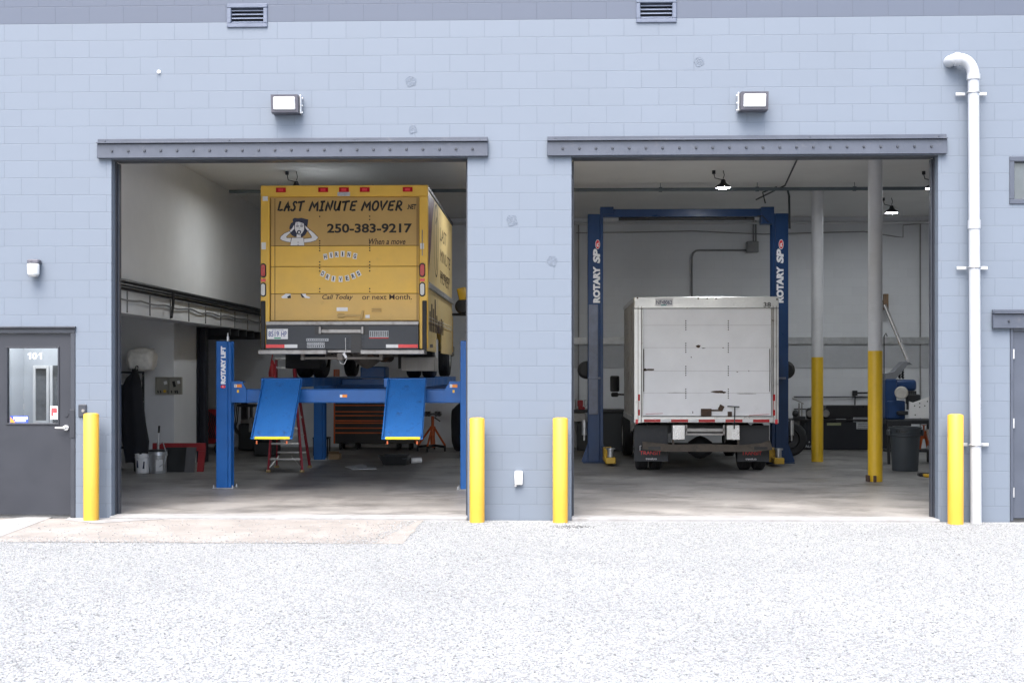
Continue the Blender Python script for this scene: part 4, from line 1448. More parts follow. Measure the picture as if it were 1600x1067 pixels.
# chassis
b = B()
for px in (478, 600):
    xx = wx(px, Y0 + 1)
    b.box(xx - .04, xx + .04, Y0 + .15, Y0 + BL + 1.9, 2.02, 2.2, .006)
b.box(yx(468), yx(596), Y0 + .05, Y0 + .15, yz(561.5), yz(557.5), .01)
b.box(yx(469), yx(474), Y0 + .03, Y0 + .16, yz(562.5), yz(551), .006); b.box(yx(592), yx(597), Y0 + .03, Y0 + .16, yz(562.5), yz(551), .006)
b.box(yx(527), yx(536), Y0 - .02, Y0 + .1, yz(563), yz(552), .01)
b.box(xL + .1, xR - .1, Y0 + .35, Y0 + .43, 2.06, 2.16); b.box(xL + .1, xR - .1, Y0 + 2.2, Y0 + 2.28, 2.06, 2.16)
for px in (480, 560, 628):
    b.box(wx(px, Y0 + .4), wx(px + 9, Y0 + .4), Y0 + .3, Y0 + .6, 1.99, 2.1, .01)
b.bar((wx(600, Y0 + .3), Y0 + .3, 2.0), (wx(676, Y0 + .5), Y0 + .5, 2.08), .05, .05)
b.build('chassis', M['dusty'], yt)
RY = Y0 + 2.0                                   # rear axle
rw = .39
zax = 1.60 + rw
xtl, xtr = -3.85, -2.09
b = B()
b.cyl((xtl + .1, RY, zax), (xtr - .1, RY, zax), .06, n=14)
b.rev([(0, 0), (.1, .1), (.2, .35), (.22, .5), (.2, .65), (.1, .9), (0, 1)], ((xtl + xtr) / 2 - .25, RY - .02, zax - .03), (.5, 0, 0), 24)
b.cyl(((xtl + xtr) / 2, RY, zax + .02), ((xtl + xtr) / 2 + .05, Y0 + BL, zax + .1), .045, n=12)
b.build('axle', M['dusty'], yt)
b = B()
for s in (-1, 1):
    xc = (xtl + xtr) / 2 + s * .48
    for k in range(5):
        b.tube([(xc, RY - .75 + .09 * k, 2.0 - k * .014), (xc, RY - .2, zax + .1 - k * .014), (xc, RY + .2, zax + .1 - k * .014), (xc, RY + .75 - .09 * k, 2.0 - k * .014)], .012, 4)
b.build('leaf_spring', M['dark_metal'], yt)
b = B()
x = wx(585, Y0 + .8)
b.tube([(x, Y0 + .4, 1.93), (x - .05, Y0 + 1.0, 1.93), (x - .1, Y0 + 3.5, 1.95)], .045, 10)
b.cyl((x - .08, Y0 + 2.4, 1.95), (x - .1, Y0 + 3.2, 1.95), .1, n=14)
b.build('exhaust', M['rust'], yt)
b = B()
b.box(wx(627, Y0 + .9), wx(680, Y0 + .9), Y0 + .85, Y0 + 1.35, wz(580, 650, Y0 + .9), wz(558, 650, Y0 + .9), .01)
b.build('tool_box', M['truck_wall'], yt)
b = B()
x = wx(683, Y0 + 1.5)
b.box(x - .012, x + .012, Y0 + 1.42, Y0 + 1.56, 1.7, 2.2, .004)
b.build('mudguard_bracket', M['galv'], yt)
for p0, p1 in ((446, 500), (622, 672)):
    yf = Y0 + 1.45
    b = B(); b.box(wx(p0, yf), wx(p1, yf), yf, yf + .012, 1.74, 2.1, .003); b.build('mudflap', M['tyre'], yt)
b = B()
b.box(xL + .35, xR - .45, Y0 + .7, Y0 + 1.3, 2.0, zFl - .01, .02)
b.cyl((wx(520, Y0 + .8), Y0 + .9, 1.99), (wx(585, Y0 + .8), Y0 + .9, 1.99), .09, n=16)
for k in range(5):
    x_ = wx(505 + k * 22, Y0 + .6)
    b.tube([(x_, Y0 + .5, 2.05), (x_ + .05, Y0 + .6, 1.93 - .02 * (k % 3)), (x_ + .16, Y0 + .7, 1.95), (x_ + .2, Y0 + .9, 2.02)], .012, 6)
b.build('undercarriage', M['dusty'], yt)
for s, xx in ((-1, xtl - .13), (1, xtr + .13)):
    wheel(yt, xx, RY, zax, rw, .22, s, dual=True)
    wheel(yt, xx - s * .1, Y0 + BL + 1.45, zax, rw, .22, s)
cab(yt, (xtl + xtr) / 2, Y0 + BL + .06, 1.60, M['truck_yellow'], wide=1.95)

# ------------------------------------------------------------------ four-post lift
zRun = 1.60
pFL = gp(349.5, 763); pFR = (wx(731, pFL[1] - .1), pFL[1] - .1)
pRL = gp(499, 719); pRR = (pRL[0] + (pFR[0] - pFL[0]), pRL[1])
fl = thing('four_post_lift', (sum(p[0] for p in (pFL, pFR)) / 2, pFL[1], 0), 'blue four-post lift with two hanging ramps carrying the yellow truck', 'vehicle lift')
zPost = wz(533, 349, pFL[1])
for i, (x, y) in enumerate((pFL, pFR, pRL, pRR)):
    b = B()
    w = .107
    x0, x1 = x - w, x + w
    d = .16
    # folded channel, open to the inside
    b.box(x0, x1 - .05, y - .015, y, .012, zPost, .006)
    b.box(x1 - .048, x1, y + .012, y + .028, .012, zPost - .006, .006)
    b.box(x0 + .002, x0 + .014, y + .002, y + d, .012, zPost - .004)
    b.box(x0 + .016, x1, y + d + .002, y + d + .014, .012, zPost - .002, .004)
    b.box(x1 - .055, x1 - .045, y + .001, y + .02, .012, zPost - .002)
    po = b.build('post', M['lift_blue'], fl)
    b = B()
    b.box(x0 - .05, x1 + .05, y - .06, y + d + .06, .002, .012, .003)
    for sx in (-1, 1):
        for yy in (y - .035, y + d + .03):
            b.cyl((x + sx * (w + .03), yy, .012), (x + sx * (w + .03), yy, .05), .011, n=8)
    b.build('base_plate', M['galv'], po)
    b = B()
    b.cyl((x1 - .06, y + .05, zPost), (x1 - .06, y + .05, zPost + .07), .022, n=10); b.cyl((x1 - .06, y + .05, zPost + .07), (x1 - .06, y + .05, zPost + .12), .01, n=8)
    b.build('cable_end', M['galv'], po)
    if i == 0:
        b = B()
        z0, z1 = wz(600, 349, y), wz(541, 349, y)
        b.text('ROTARY LIFT', z0, z1, -.036, .036, upward(y - .0175, x - .002), bold=.075)
        b.build('lettering', M['white_ink'], po)
        b = B()
        pts = [(x - .004 + .036 * math.cos(R(a)), wz(604, 349, y) + .022 * math.sin(R(a))) for a in range(0, 360, 20)]
        b.prism(pts, lambda u, v, k: (u, k, v), y - .0185, y - .0155, 0)
        b.text('R', x - .012, x + .006, wz(604, 349, y) - .01, wz(604, 349, y) + .01, facing(y - .0195), bold=.02, mi=1)
        b.build('emblem', [M['red_bright'], M['white_ink']], po)
# crossbeams
def crossbeam(xa, xb, y, z0, z1, labels):
    b = B()
    b.box(xa, xb, y, y + .012, z0, z1, .003)
    b.box(xa, xb, y - .012, y + .15, z1 + .001, z1 + .012, .003)
    b.box(xa, xb, y + .13, y + .142, z0, z1 - .001, .003)
    b.box(xa, xb, y - .008, y + .14, z0 - .012, z0 - .001, .003)
    cbm = b.build('crossbeam', M['lift_blue'], fl)
    for s, xx in ((1, xa), (-1, xb)):
        b = B()
        z2 = z1 + .125
        pts = [(xx, z0 - .004), (xx, z2), (xx + s * .15, z2), (xx + s * .22, z1 + .016), (xx + s * .22, z0 - .004)]
        if s < 0: pts = pts[::-1]
        b.prism(pts, lambda u, v, k: (u, k, v), y - .03, y - .016)
        b.box(min(xx, xx + s * .17), max(xx, xx + s * .17), y - .014, y + .12, z2 - .02, z2 - .004)
        br = b.build('end_bracket', M['lift_blue'], cbm)
        if labels:
            b = B()
            xc = xx + s * .1
            xw = xc - .055
            b.box(xw, xw + .035, y - .033, y - .031, z1 + .035, z1 + .08, mi=0)
            b.box(xw + .036, xw + .11, y - .033, y - .031, z1 + .035, z1 + .08, mi=1)
            b.box(xc - .015, xc + .015, y - .033, y - .031, z1 - .04, z1 - .0, mi=2)
            b.text('!', xw + .013, xw + .022, z1 + .042, z1 + .072, facing(y - .0345), bold=.03, mi=3)
            b.build('warning_sticker', [M['sticker'], M['orange_sticker'], M['amber'], M['ink']], cbm)
    if labels:
        b = B()
        xc = wx(537, y); zc = (z0 + z1) / 2 + .0
        b.box(xc - .055, xc - .02, y - .003, y - .001, zc - .02, zc + .02, mi=0); b.box(xc - .019, xc + .05, y - .003, y - .001, zc - .02, zc + .02, mi=1)
        b.build('warning_sticker', [M['sticker'], M['orange_sticker']], cbm)
    return cbm
yb_ = pFL[1] + .02
z0c, z1c = wz(628, 540, yb_), wz(609, 540, yb_)
crossbeam(pFL[0] + .112, pFR[0] - .112, yb_, z0c, z1c, True)
crossbeam(pRL[0] + .112, pRR[0] - .112, pRL[1] + .02, z0c, z1c, False)
yr0, yr1 = yb_ + .0, pRL[1] + .1
for px in (439.5, 632):
    xc = wx(px, yb_)
    b = B()
    xs_ = .30 / 5.5
    b.box(xc - .3, xc + .3, yr0, yr1, zRun - .13, zRun, .006)
    b.build('runway', M['lift_blue'], fl)
for (p, q) in (((410.5, 472.5), (390.5, 457)), ((605, 666.5), (590, 656.5))):
    # ramp hinged on the end of the runway, hanging forward and down
    ya = yb_ - .04
    A0 = Vector((wx(p[0], ya), ya, wz(592.5, p[0], ya))); A1 = Vector((wx(p[1], ya), ya, wz(593, p[1], ya)))
    yo = ya - .86
    z_lo = wz(686, 440, yo)
    xc = (A0.x + A1.x) / 2; hw = (A1.x - A0.x) / 2
    Bc = Vector((xc + .035, yo, z_lo))
    b = B()
    Ac = (A0 + A1) / 2
    d = Bc - Ac
    u = Vector((1, 0, 0))
    nrm = u.cross(d).normalized()
    b.obox((Ac + Bc) / 2, u * hw, d / 2, nrm * .006, .003)
    for s in (-1, 1):
        b.obox((Ac + Bc) / 2 + u * s * (hw - .02) + nrm * (-.03 if nrm.y > 0 else -.03), u * .006, d / 2 * .97, nrm * .024)
    rp = b.build('ramp', M['ramp_blue'], fl)
    b = B()
    dn = d.normalized()
    face_n = nrm if nrm.y < 0 else -nrm
    b.obox(Bc - dn * .012 + face_n * .012 + u * .01, u * (hw - .045), dn * .022, face_n * .006, .003)
    b.build('ramp_lip', M['lip_yellow'], rp)
    b = B()
    for s in (-1, 1):
        b.bar(Bc + u * s * hw * .72 - face_n * .03, Bc + u * s * hw * .72 - face_n * .03 + Vector((0, 0, -.045)), .018, .018)
    b.build('ramp_stop', M['jack_orange'], rp)
# rolling jack beam between the runways
b = B()
yj = Y0 + 3.1
b.box(wx(563, yj), wx(602, yj), yj, yj + .5, 1.58, 1.78, .02)
b.box(-3.6, -2.3, yj + .1, yj + .35, 1.46, 1.57, .01)
b.cyl((wx(575, yj), yj + .25, 1.78), (wx(575, yj), yj + .25, 1.9), .05, n=14)
b.build('jack_beam', M['lift_blue'], fl)

# ================================================================== WHITE TRUCK
Y1 = 6.28
def tx(px): return wx(px, Y1)
def tz(py, px=1103): return wz(py, px, Y1)
xL, xR = tx(990.5), tx(1217)
zTop, zBot = tz(463.5), tz(661)
BL2 = 2.9
wt = thing('box_truck', ((xL + xR) / 2, Y1, 0), 'white box truck with scuffed roll-up door parked under the tall navy lift', 'truck')
b = B()
b.box(xL + .012, xR - .012, Y1 + .1, Y1 + BL2, zBot + .02, zTop - .03, .015)
body = b.build('body', M['truck_wall'], wt, smooth=0)
b = B()
for s, xx in ((-1, xL), (1, xR)):
    for k in range(7):
        y = Y1 + .3 + k * .4
        xa, xb2 = sorted((xx - s * .011, xx + s * .0))
        b.box(xa, xb2, y, y + .05, zBot + .05, zTop - .08, .003)
b.build('wall_post', M['steel'], body)
b = B()
for s, xx in ((-1, xL), (1, xR)):
    xa, xb2 = sorted((xx - s * .05, xx + s * .003))
    b.box(xa, xb2, Y1 + .1, Y1 + BL2 + .01, zTop - .08, zTop - .008, .01)
    xa, xb2 = sorted((xx - s * .05, xx + s * .003))
    b.box(xa, xb2, Y1 + .1, Y1 + BL2 + .01, zBot, zBot + .1, .006)
b.build('corner_rail', M['alu'], body)
dx0, dx1, dzt, dzb = tx(1005), tx(1205.5), tz(482), tz(650)
b = B()
b.box(xL, xR, Y1, Y1 + .098, dzt, zTop, .012)
b.box(xL, dx0 - .03, Y1 + .001, Y1 + .098, zBot, dzt - .002, .008); b.box(dx1 + .03, xR, Y1 + .001, Y1 + .098, zBot, dzt - .002, .008)
b.box(dx0 - .028, dx0, Y1 + .015, Y1 + .098, zBot, dzt - .002, .008); b.box(dx1, dx1 + .028, Y1 + .015, Y1 + .098, zBot, dzt - .002, .008)
b.box(dx0 - .03, dx1 + .03, Y1 - .012, Y1 + .098, zBot + .01, tz(651), .004)
fr = b.build('rear_frame', M['alu'], wt)
b = B()
for px in (997, 1002.5, 1208, 1213):
    b.box(tx(px) - .004, tx(px) + .004, Y1 - .004, Y1 - .0005, zBot + .03, dzt + .04)
for px in (1006, 1203):
    b.tube([(tx(px), Y1 + .02, tz(545)), (tx(px), Y1 + .01, tz(580)), (tx(px), Y1 + .02, tz(612))], .006, 6)
b.build('frame_groove', M['rust'], fr)
b = B()
for px, py in ((996, 465.5), (1091, 466.5), (1105, 466.5), (1119, 466.5), (1214, 468)):
    b.cyl((tx(px), Y1, tz(py)), (tx(px), Y1 - .014, tz(py)), .014, n=10)
b.build('marker_lamp', M['rust'], wt)
b = B()
YP = Y1 - .005
b.box(tx(1024), tx(1051.5), YP, YP + .003, tz(478), tz(466), mi=0)
pf = lambda u, v: (u, YP - .0015, v)
b.text('NF•8062', tx(1025.5), tx(1050), tz(475.5), tz(469.3), pf, bold=.008, mi=1)
b.box(tx(1033), tx(1041), YP - .002, YP - .001, tz(477.6), tz(476), mi=2)
b.build('licence_plate', [M['sticker'], paint('plate_navy', (.03, .045, .12), .5), paint('plate_teal', (.1, .35, .35), .5)], fr)
b = B()
b.text('38', tx(1193), tx(1204.5), tz(480), tz(472.5), facing(Y1 - .003), bold=.02)
b.build('lettering', M['ink'], fr)
for s, px in ((0, 998.5), (1, 1209.5)):
    b = B()
    b.box(tx(px - 1.6), tx(px + 1.6), Y1 - .012, Y1 - .001, tz(649), tz(616), .004)
    tl = b.build('tail_lamp', M['red_lens'], wt)
    b = B(); b.box(tx(px - 1), tx(px + 1), Y1 - .016, Y1 - .0125, tz(640), tz(626), .002); b.build('lens', M['alu'], tl)
    b = B(); px2 = 995 if s == 0 else 1213
    b.box(tx(px2 - 2), tx(px2 + 2), Y1 - .012, Y1 - .001, tz(662), tz(655), .003)
    b.build('reflector', M['red_bright'], wt)
# door
YD = Y1 + .045
dy = lambda u, v: (u, YD - .002, v)
b = B()
seams = [482, 508, 543, 579.5, 614, 650]
for k in range(5):
    b.box(dx0 + .002, dx1 - .002, YD, YD + .03, tz(seams[k + 1]) + .0015, tz(seams[k]) - .0015, .002, mi=0)
b.box(dx0 + .004, dx1 - .004, YD + .01, YD + .04, tz(649), tz(483), mi=1)
door = b.build('roll_up_door', [M['truck_white'], M['steel']], wt)
b = B()
for px in (1071.5, 1138):
    for py in (508, 543, 579, 614.5):
        for k in range(5):
            x, z = at(px, py - 6.5 + k * 3.4, YD)
            b.cyl((x, YD + .001, z), (x, YD - .006, z), .011, n=6)
b.build('door_bolt', M['ink'], door)
b = B()
def blot(cx, cy, w, h, seed, n=20):
    pts = []
    for k in range(n):
        a = 2 * math.pi * k / n
        r = 1 + .55 * noise.noise(Vector((math.cos(a) * 1.7 + seed, math.sin(a) * 1.7, seed)))
        pts.append((wx(cx + w / 2 * r * math.cos(a), YD), YD - .0015, wz(cy + h / 2 * r * math.sin(a), cx, YD)))
    b.poly(pts[::-1])
for q in ((1091, 541, 7, 4, 1), (1099, 544, 6, 1, 2), (1130, 543.5, 3, 1, 3), (1015, 577.5, 20, 2.5, 4), (1008, 577.5, 6, 3.5, 5), (1122, 612, 20, 3.5, 6), (1130, 613, 10, 3, 7), (1165, 615, 30, .8, 8), (1060, 613.5, 30, .6, 9), (1152, 581, 3, 1, 10), (1082.5, 644, 1.2, 4, 11), (1080, 558, 1.5, 2, 12), (1170, 579.5, 1.5, 1.5, 13)):
    blot(*q)
b.build('scuff_mark', M['rust'], door)
b = B()
b.box(tx(1095.5), tx(1112), YD - .03, YD - .001, tz(650), tz(638.5), .005)
b.bar((tx(1110), YD - .03, tz(641)), (tx(1128), YD - .03, tz(641)), .02, .025)
b.obox((tx(1127), YD - .035, tz(637)), Vector((.035, 0, -.02)), Vector((0, .012, 0)), Vector((.02, 0, .04)), .005)
b.box(tx(1137.5), tx(1144), YD - .03, YD - .001, tz(651), tz(643), .004)
b.build('latch', M['rust'], door)
b = B()
b.bar((tx(1147), YD - .06, tz(670)), (tx(1148), YD - .06, tz(636)), .02, .018)
b.bar((tx(1136.5), YD - .06, tz(634.5)), (tx(1155), YD - .06, tz(635.5)), .022, .018)
b.build('crank_handle', M['dark_metal'], door)
b = B()
for p0, p1 in ((1009, 1036), (1171, 1203)):
    b.bar((tx(p0), YD - .004, tz(647 + (0 if p0 < 1100 else 2))), (tx(p1), YD - .004, tz(646 + (0 if p0 < 1100 else 1))), .02, .005)
b.build('reflective_tape', M['red_lens'], door)
b = B()
for p0, p1, m_ in ((1006, 1032, 0), (1032.5, 1048, 1), (1048.5, 1075, 0), (1075.5, 1091, 1), (1091.5, 1117, 0), (1117.5, 1133, 1), (1133.5, 1160, 0), (1160.5, 1176, 1), (1176.5, 1202, 0)):
    b.box(tx(p0), tx(p1), Y1 - .016, Y1 - .0125, tz(659.5), tz(655), mi=m_)
b.build('reflective_tape', [M['red_lens'], M['sticker']], fr)
# under-run guard and steps
b = B()
for p0, p1 in ((1051, 1070.5), (1135.5, 1156)):
    b.box(tx(p0), tx(p1), Y1 + .02, Y1 + .28, tz(687), tz(664), .006)
st = b.build('step_box', M['alu'], wt)
b = B()
for p0, p1 in ((1051.5, 1063.5), (1144, 1155.5)):
    for k in range(9):
        for j in range(4):
            zz_ = tz(686 - k * 2.5); xx_ = tx(p0 + 1 + j * (p1 - p0 - 2) / 3)
            s_ = .012 if (k + j) % 2 else -.012
            b.bar((xx_ - .012, Y1 + .018, zz_ - s_), (xx_ + .012, Y1 + .018, zz_ + s_), .006, .006)
b.build('tread_pattern', M['chrome'], st)
b = B()
b.box(tx(1072), tx(1134), Y1 + .1, Y1 + .15, tz(675.5), tz(669), .01); b.box(tx(1074), tx(1132), Y1 + .12, Y1 + .15, tz(681), tz(677), .006)
b.box(tx(1072), tx(1075), Y1 + .1, Y1 + .16, tz(680), tz(664), .004); b.box(tx(1131), tx(1134), Y1 + .1, Y1 + .16, tz(680), tz(664), .004)
b.build('underrun_bar', M['steel'], wt)
b = B()
pts = [(1004, 690), (1018, 691), (1050, 694.5), (1100, 693.5), (1160, 695), (1190, 692), (1203, 688), (1207, 702), (1180, 705.5), (1040, 705.5), (1004, 702)]
b.prism([(tx(px), tz(py)) for px, py in pts][::-1], lambda u, v, k: (u, k, v), Y1 - .02, Y1 + .05)
b.box(tx(1051), tx(1054), Y1 + .06, Y1 + .12, tz(700), tz(686)); b.box(tx(1153), tx(1156), Y1 + .06, Y1 + .12, tz(700), tz(686))
rb = b.build('rear_bumper', paint('bumper_brown', (.085, .07, .055), .75, var=.3, grime=(.04, .035, .03), gthr=(.5, .7)), wt)
b = B()
for p0, p1 in ((1013, 1032), (1178, 1199)):
    oval(b, 0, 0, .001, .002, 0, .001, 6) if False else b.box(tx(p0), tx(p1), Y1 - .0235, Y1 - .0205, tz(702), tz(697.5), .001)
b.build('bumper_slot', M['tool_black'], rb)
RY = Y1 + .85
rw = .40
for s, px in ((-1, 1002), (1, 1184)):
    wheel(wt, wx(px, RY), RY, rw, rw, .21, s, dual=True)
    xx = wx(px, RY) + s * .02
    wheel(wt, xx, Y1 + BL2 + 1.5, rw, rw, .21, s)
for (p0, p1, tp0, tp1, w0, w1) in ((991, 1044, 1000, 1033, 1009, 1026), (1152, 1202, 1159, 1190, 1165, 1182)):
    yf = Y1 + .32
    b = B()
    b.box(wx(p0, yf), wx(p1, yf), yf, yf + .012, wz(721, 1100, yf), wz(664, 1100, yf), .003)
    mf = b.build('mudflap', M['mudflap'], wt)
    b = B()
    tf = facing(yf - .003)
    b.text('TRANSIT', wx(tp0, yf), wx(tp1, yf), wz(710.5, 1100, yf), wz(704.5, 1100, yf), tf, bold=.008, mi=0)
    b.text('transit.ca', wx(w0, yf), wx(w1, yf), wz(718.3, 1100, yf), wz(715, 1100, yf), tf, bold=.01, mi=1)
    x_ = wx(tp0, yf); zz0 = wz(704, 1100, yf)
    b.stroke([(x_ + .02, wz(696.5, 1100, yf)), (x_, wz(696.5, 1100, yf)), (x_, wz(703.5, 1100, yf))], .012, tf, mi=1)
    b.build('lettering', [M['red_bright'], M['white_ink']], mf)
b = B()
xm = (xL + xR) / 2
for s in (-1, 1):
    b.box(xm + s * .42 - .04, xm + s * .42 + .04, Y1 + .12, Y1 + BL2 + 2.2, .62, .80, .006)
b.box(xm - .95, xm + .95, Y1 + .4, Y1 + .48, .66, .78); b.box(xm - .95, xm + .95, Y1 + 1.6, Y1 + 1.68, .66, .78)
b.build('chassis', M['dark_metal'], wt)
b = B()
b.cyl((wx(1002, RY) + .1, RY, rw), (wx(1184, RY) - .1, RY, rw), .06, n=14)
b.rev([(0, 0), (.1, .1), (.18, .35), (.2, .5), (.18, .65), (.1, .9), (0, 1)], (xm - .25, RY, rw - .02), (.5, 0, 0), 24)
b.build('axle', M['dark_metal'], wt)
cab(wt, xm, Y1 + BL2 + .06, 0, M['truck_white'], wide=2.0)
b = B()
ym = Y1 + BL2 + 1.25
x0, x1 = wx(953.5, ym), wx(968, ym)
b.box(x0, x1, ym, ym + .1, wz(612, 960, ym), wz(587, 960, ym), .03, seg=2)
b.box(x0 + .02, x1 - .02, ym + .02, ym + .1, wz(620, 960, ym), wz(613, 960, ym), .02)
b.bar((x1 - .05, ym + .06, wz(616, 960, ym)), (xm - 1.0, ym + .06, wz(617, 960, ym)), .035, .035)
mr_ = b.build('side_mirror', M['black_rubber'], wt)
b = B(); b.box(x0 + .025, x1 - .025, ym - .003, ym - .001, wz(610, 960, ym), wz(589, 960, ym)); b.build('mirror_glass', M['mirror_dark'], mr_)
b = B()
x0, x1 = xm + 1.28, xm + 1.47
b.box(x0, x1, ym, ym + .1, wz(612, 960, ym), wz(587, 960, ym), .03, seg=2); b.bar((x0 + .05, ym + .06, wz(616, 960, ym)), (xm + 1.0, ym + .06, wz(617, 960, ym)), .035, .035)
b.build('side_mirror', M['black_rubber'], wt)

# ------------------------------------------------------------------ two-post lift
YT = 8.6
tl_ = thing('two_post_lift', (wx(1075, YT), YT, 0), 'tall navy two-post lift framing the white truck', 'vehicle lift')
zP = wz(334, 1075, YT)
for s, p0, p1 in ((1, 918.5, 942.5), (-1, 1206.5, 1232)):
    x0, x1 = wx(p0, YT), wx(p1, YT)
    xi = x1 if s > 0 else x0                      # inner side
    xo = x0 if s > 0 else x1
    b = B()
    b.box(min(xo, xi - s * .06), max(xo, xi - s * .06), YT, YT + .25, .012, zP, .01)
    xa, xb2 = sorted((xi - s * .058, xi))
    b.box(xa, xb2, YT + .01, YT + .03, .012, zP, .004); b.box(xa, xb2, YT + .22, YT + .24, .012, zP, .004)
    po = b.build('post', M['lift_navy'], tl_)
    b = B()
    b.box(min(x0, x1) - .1, max(x0, x1) + .1, YT - .12, YT + .38, .002, .014, .003)
    zg = .36
    xa = xo - s * .115
    b.prism([(xo - s * .002, .016), (xo - s * .002, zg), (xa, .05), (xa, .016)][::s], lambda u, v, k: (u, k, v), YT + .02, YT + .035)
    xa = xi + s * .115
    b.prism([(xi + s * .002, .016), (xi + s * .002, zg), (xa, .05), (xa, .016)][::s], lambda u, v, k: (u, k, v), YT + .02, YT + .035)
    b.build('base_plate', M['lift_navy'], po)
    # printed upper half
    b = B()
    Yl = YT - .003
    zl0, zl1 = wz(474, (p0 + p1) / 2, YT), wz(389, (p0 + p1) / 2, YT)
    xc = (min(x0, x1) + max(x0, x1)) / 2 + (.02 if s > 0 else -.005)
    b.text('ROTARY', zl0 + .01, zl0 + (zl1 - zl0) * .68, -.066, .066, upward(Yl, xc), bold=.062)
    b.text('SP', zl0 + (zl1 - zl0) * .735, zl1, -.066, .066, upward(Yl, xc), bold=.055, shear=.15)
    b.build('lettering', M['white_ink'], po)
    b = B()
    ze = wz(382, (p0 + p1) / 2, YT)
    pts = [(xc + .02 + .045 * math.cos(R(a)), ze + .09 * math.sin(R(a))) for a in range(0, 360, 18)]
    b.prism(pts, lambda u, v, k: (u, k, v), YT - .004, YT - .001, 0)
    pts = [(xc + .02 + .037 * math.cos(R(a)), ze + .08 * math.sin(R(a))) for a in range(0, 360, 18)]
    b.prism(pts, lambda u, v, k: (u, k, v), YT - .006, YT - .0045, 1)
    b.text('R', ze - .045, ze + .045, -.02, .02, upward(YT - .0075, xc + .02), bold=.04, mi=0)
    b.build('emblem', [M['white_ink'], M['red_bright']], po)
    # carriage column below the sign
    b = B()
    zc0 = wz(476, 930, YT)
    if s > 0:
        b.box(min(x0, x1) + .015, max(x0, x1) - .10, YT - .022, YT - .002, .9, zc0, .004)
    b.box(min(x0, x1) - .0, max(x0, x1) - .05, YT - .03, YT - .001, wz(564, 930, YT) - .34, wz(564, 930, YT) - .30, .006)
    b.build('carriage', paint('carriage_grey_blue', (.14, .16, .22), .4, var=.2), po)
    # hose reel and adapters
    b = B()
    xq = xo - s * .015
    b.rev([(0, 0), (.12, .05), (.17, .3), (.17, .7), (.12, .95), (0, 1)], (xq, YT + .26, wz(578, 930, YT)), (0, .2, 0), 24)
    b.build('motor_cover', M['black_rubber'], po)
    b = B()
    xq = xo - s * .065
    zq = wz(668, 930, YT)
    b.cyl((xq, YT + .05, zq - .14), (xq, YT + .05, zq + .14), .045, n=16); b.cyl((xq, YT + .05, zq - .24), (xq, YT + .05, zq - .14), .02, n=12)
    b.build('adapter', M['galv'], po)
    # yellow arm end with pad
    if s > 0: xa0, xa1, xp = wx(943.5, YT - .5), wx(958, YT - .5), wx(954, YT - .9)
    else: xa0, xa1, xp = wx(1200, YT - .5), wx(1214, YT - .5), wx(1217, YT - .9)
    b = B()
    b.box(xa0, xa1, YT - .6, YT - .05, .06, .30, .015)
    b.box(xp - .09, xp + .09, YT - .95, YT - .62, .05, .16, .012)
    b.build('arm', paint('arm_yellow', (.55, .34, .03), .5, var=.2, grime=(.2, .13, .03), gthr=(.55, .75)), po)
    b = B()
    b.cyl((xp, YT - .85, .13), (xp, YT - .85, .30), .055, n=16); b.cyl((xp, YT - .85, .30), (xp, YT - .85, .325), .085, n=16)
    b.build('arm_pad', M['galv'], po)
b = B()
b.box(wx(941, YT), wx(1209, YT), YT + .06, YT + .2, wz(338, 1075, YT), wz(326, 1075, YT), .006)
b.box(wx(938, YT), wx(959, YT), YT + .02, YT + .24, wz(334, 1075, YT), wz(322.5, 1075, YT), .006)
b.box(wx(1190, YT), wx(1210, YT), YT + .02, YT + .24, wz(350, 1075, YT), wz(323.5, 1075, YT), .006)
b.build('overhead_beam', M['lift_navy'], tl_)
b = B()
b.tube([(wx(967, YT), YT + .1, wz(338.5, 1075, YT) - .03), (wx(1180, YT), YT + .1, wz(338.5, 1075, YT) - .03)], .03, 10)
b.build('stop_bar', M['tool_black'], tl_)
b = B()
b.tube([(wx(1180, YT), YT + .1, wz(337, 1075, YT)), (wx(1192, YT), YT + .02, wz(338, 1075, YT)), (wx(1200, YT), YT + .02, wz(347, 1075, YT)), (wx(1206, YT), YT + .05, wz(348, 1075, YT))], .012, 6)
b.build('cable', M['black_rubber'], tl_)

# ================================================================== COLUMNS
for i, (px, py, wpx, split, lab) in enumerate(((1277, 721, 18.5, 558, 'rear white pipe column with yellow foot beside the white truck'), (1367.5, 752, 23, 548, 'thicker nearer white pipe column with yellow foot beside the grey bin'))):
    x, y = gp(px, py)
    r = .108
    t = thing('support_column', (x, y, 0), ['slimmer looking white and yellow pipe column next to the white truck', 'white and yellow pipe column with rusty foot bracket next to the grey bin'][i], 'column', 'pipe columns')
    zs = wz(split, px, y - r)
    b = B(); b.cyl((x, y, 0.002), (x, y, zs), r + .002, n=32); b.build('yellow_sleeve', M['yellow_column'], t)
    b = B(); b.cyl((x, y, zs + .001), (x, y, CEIL - .002), r, n=32); b.build('shaft', M['column_white'], t)
    if i == 1:
        b = B(); b.box(x - r - .03, x - r + .0, y - r - .01, y + .04, .002, .1, .004); b.box(x - .06, x - .02, y - r - .05, y - r - .004, .002, .1, .004); b.build('foot_bracket', M['rust'], t)

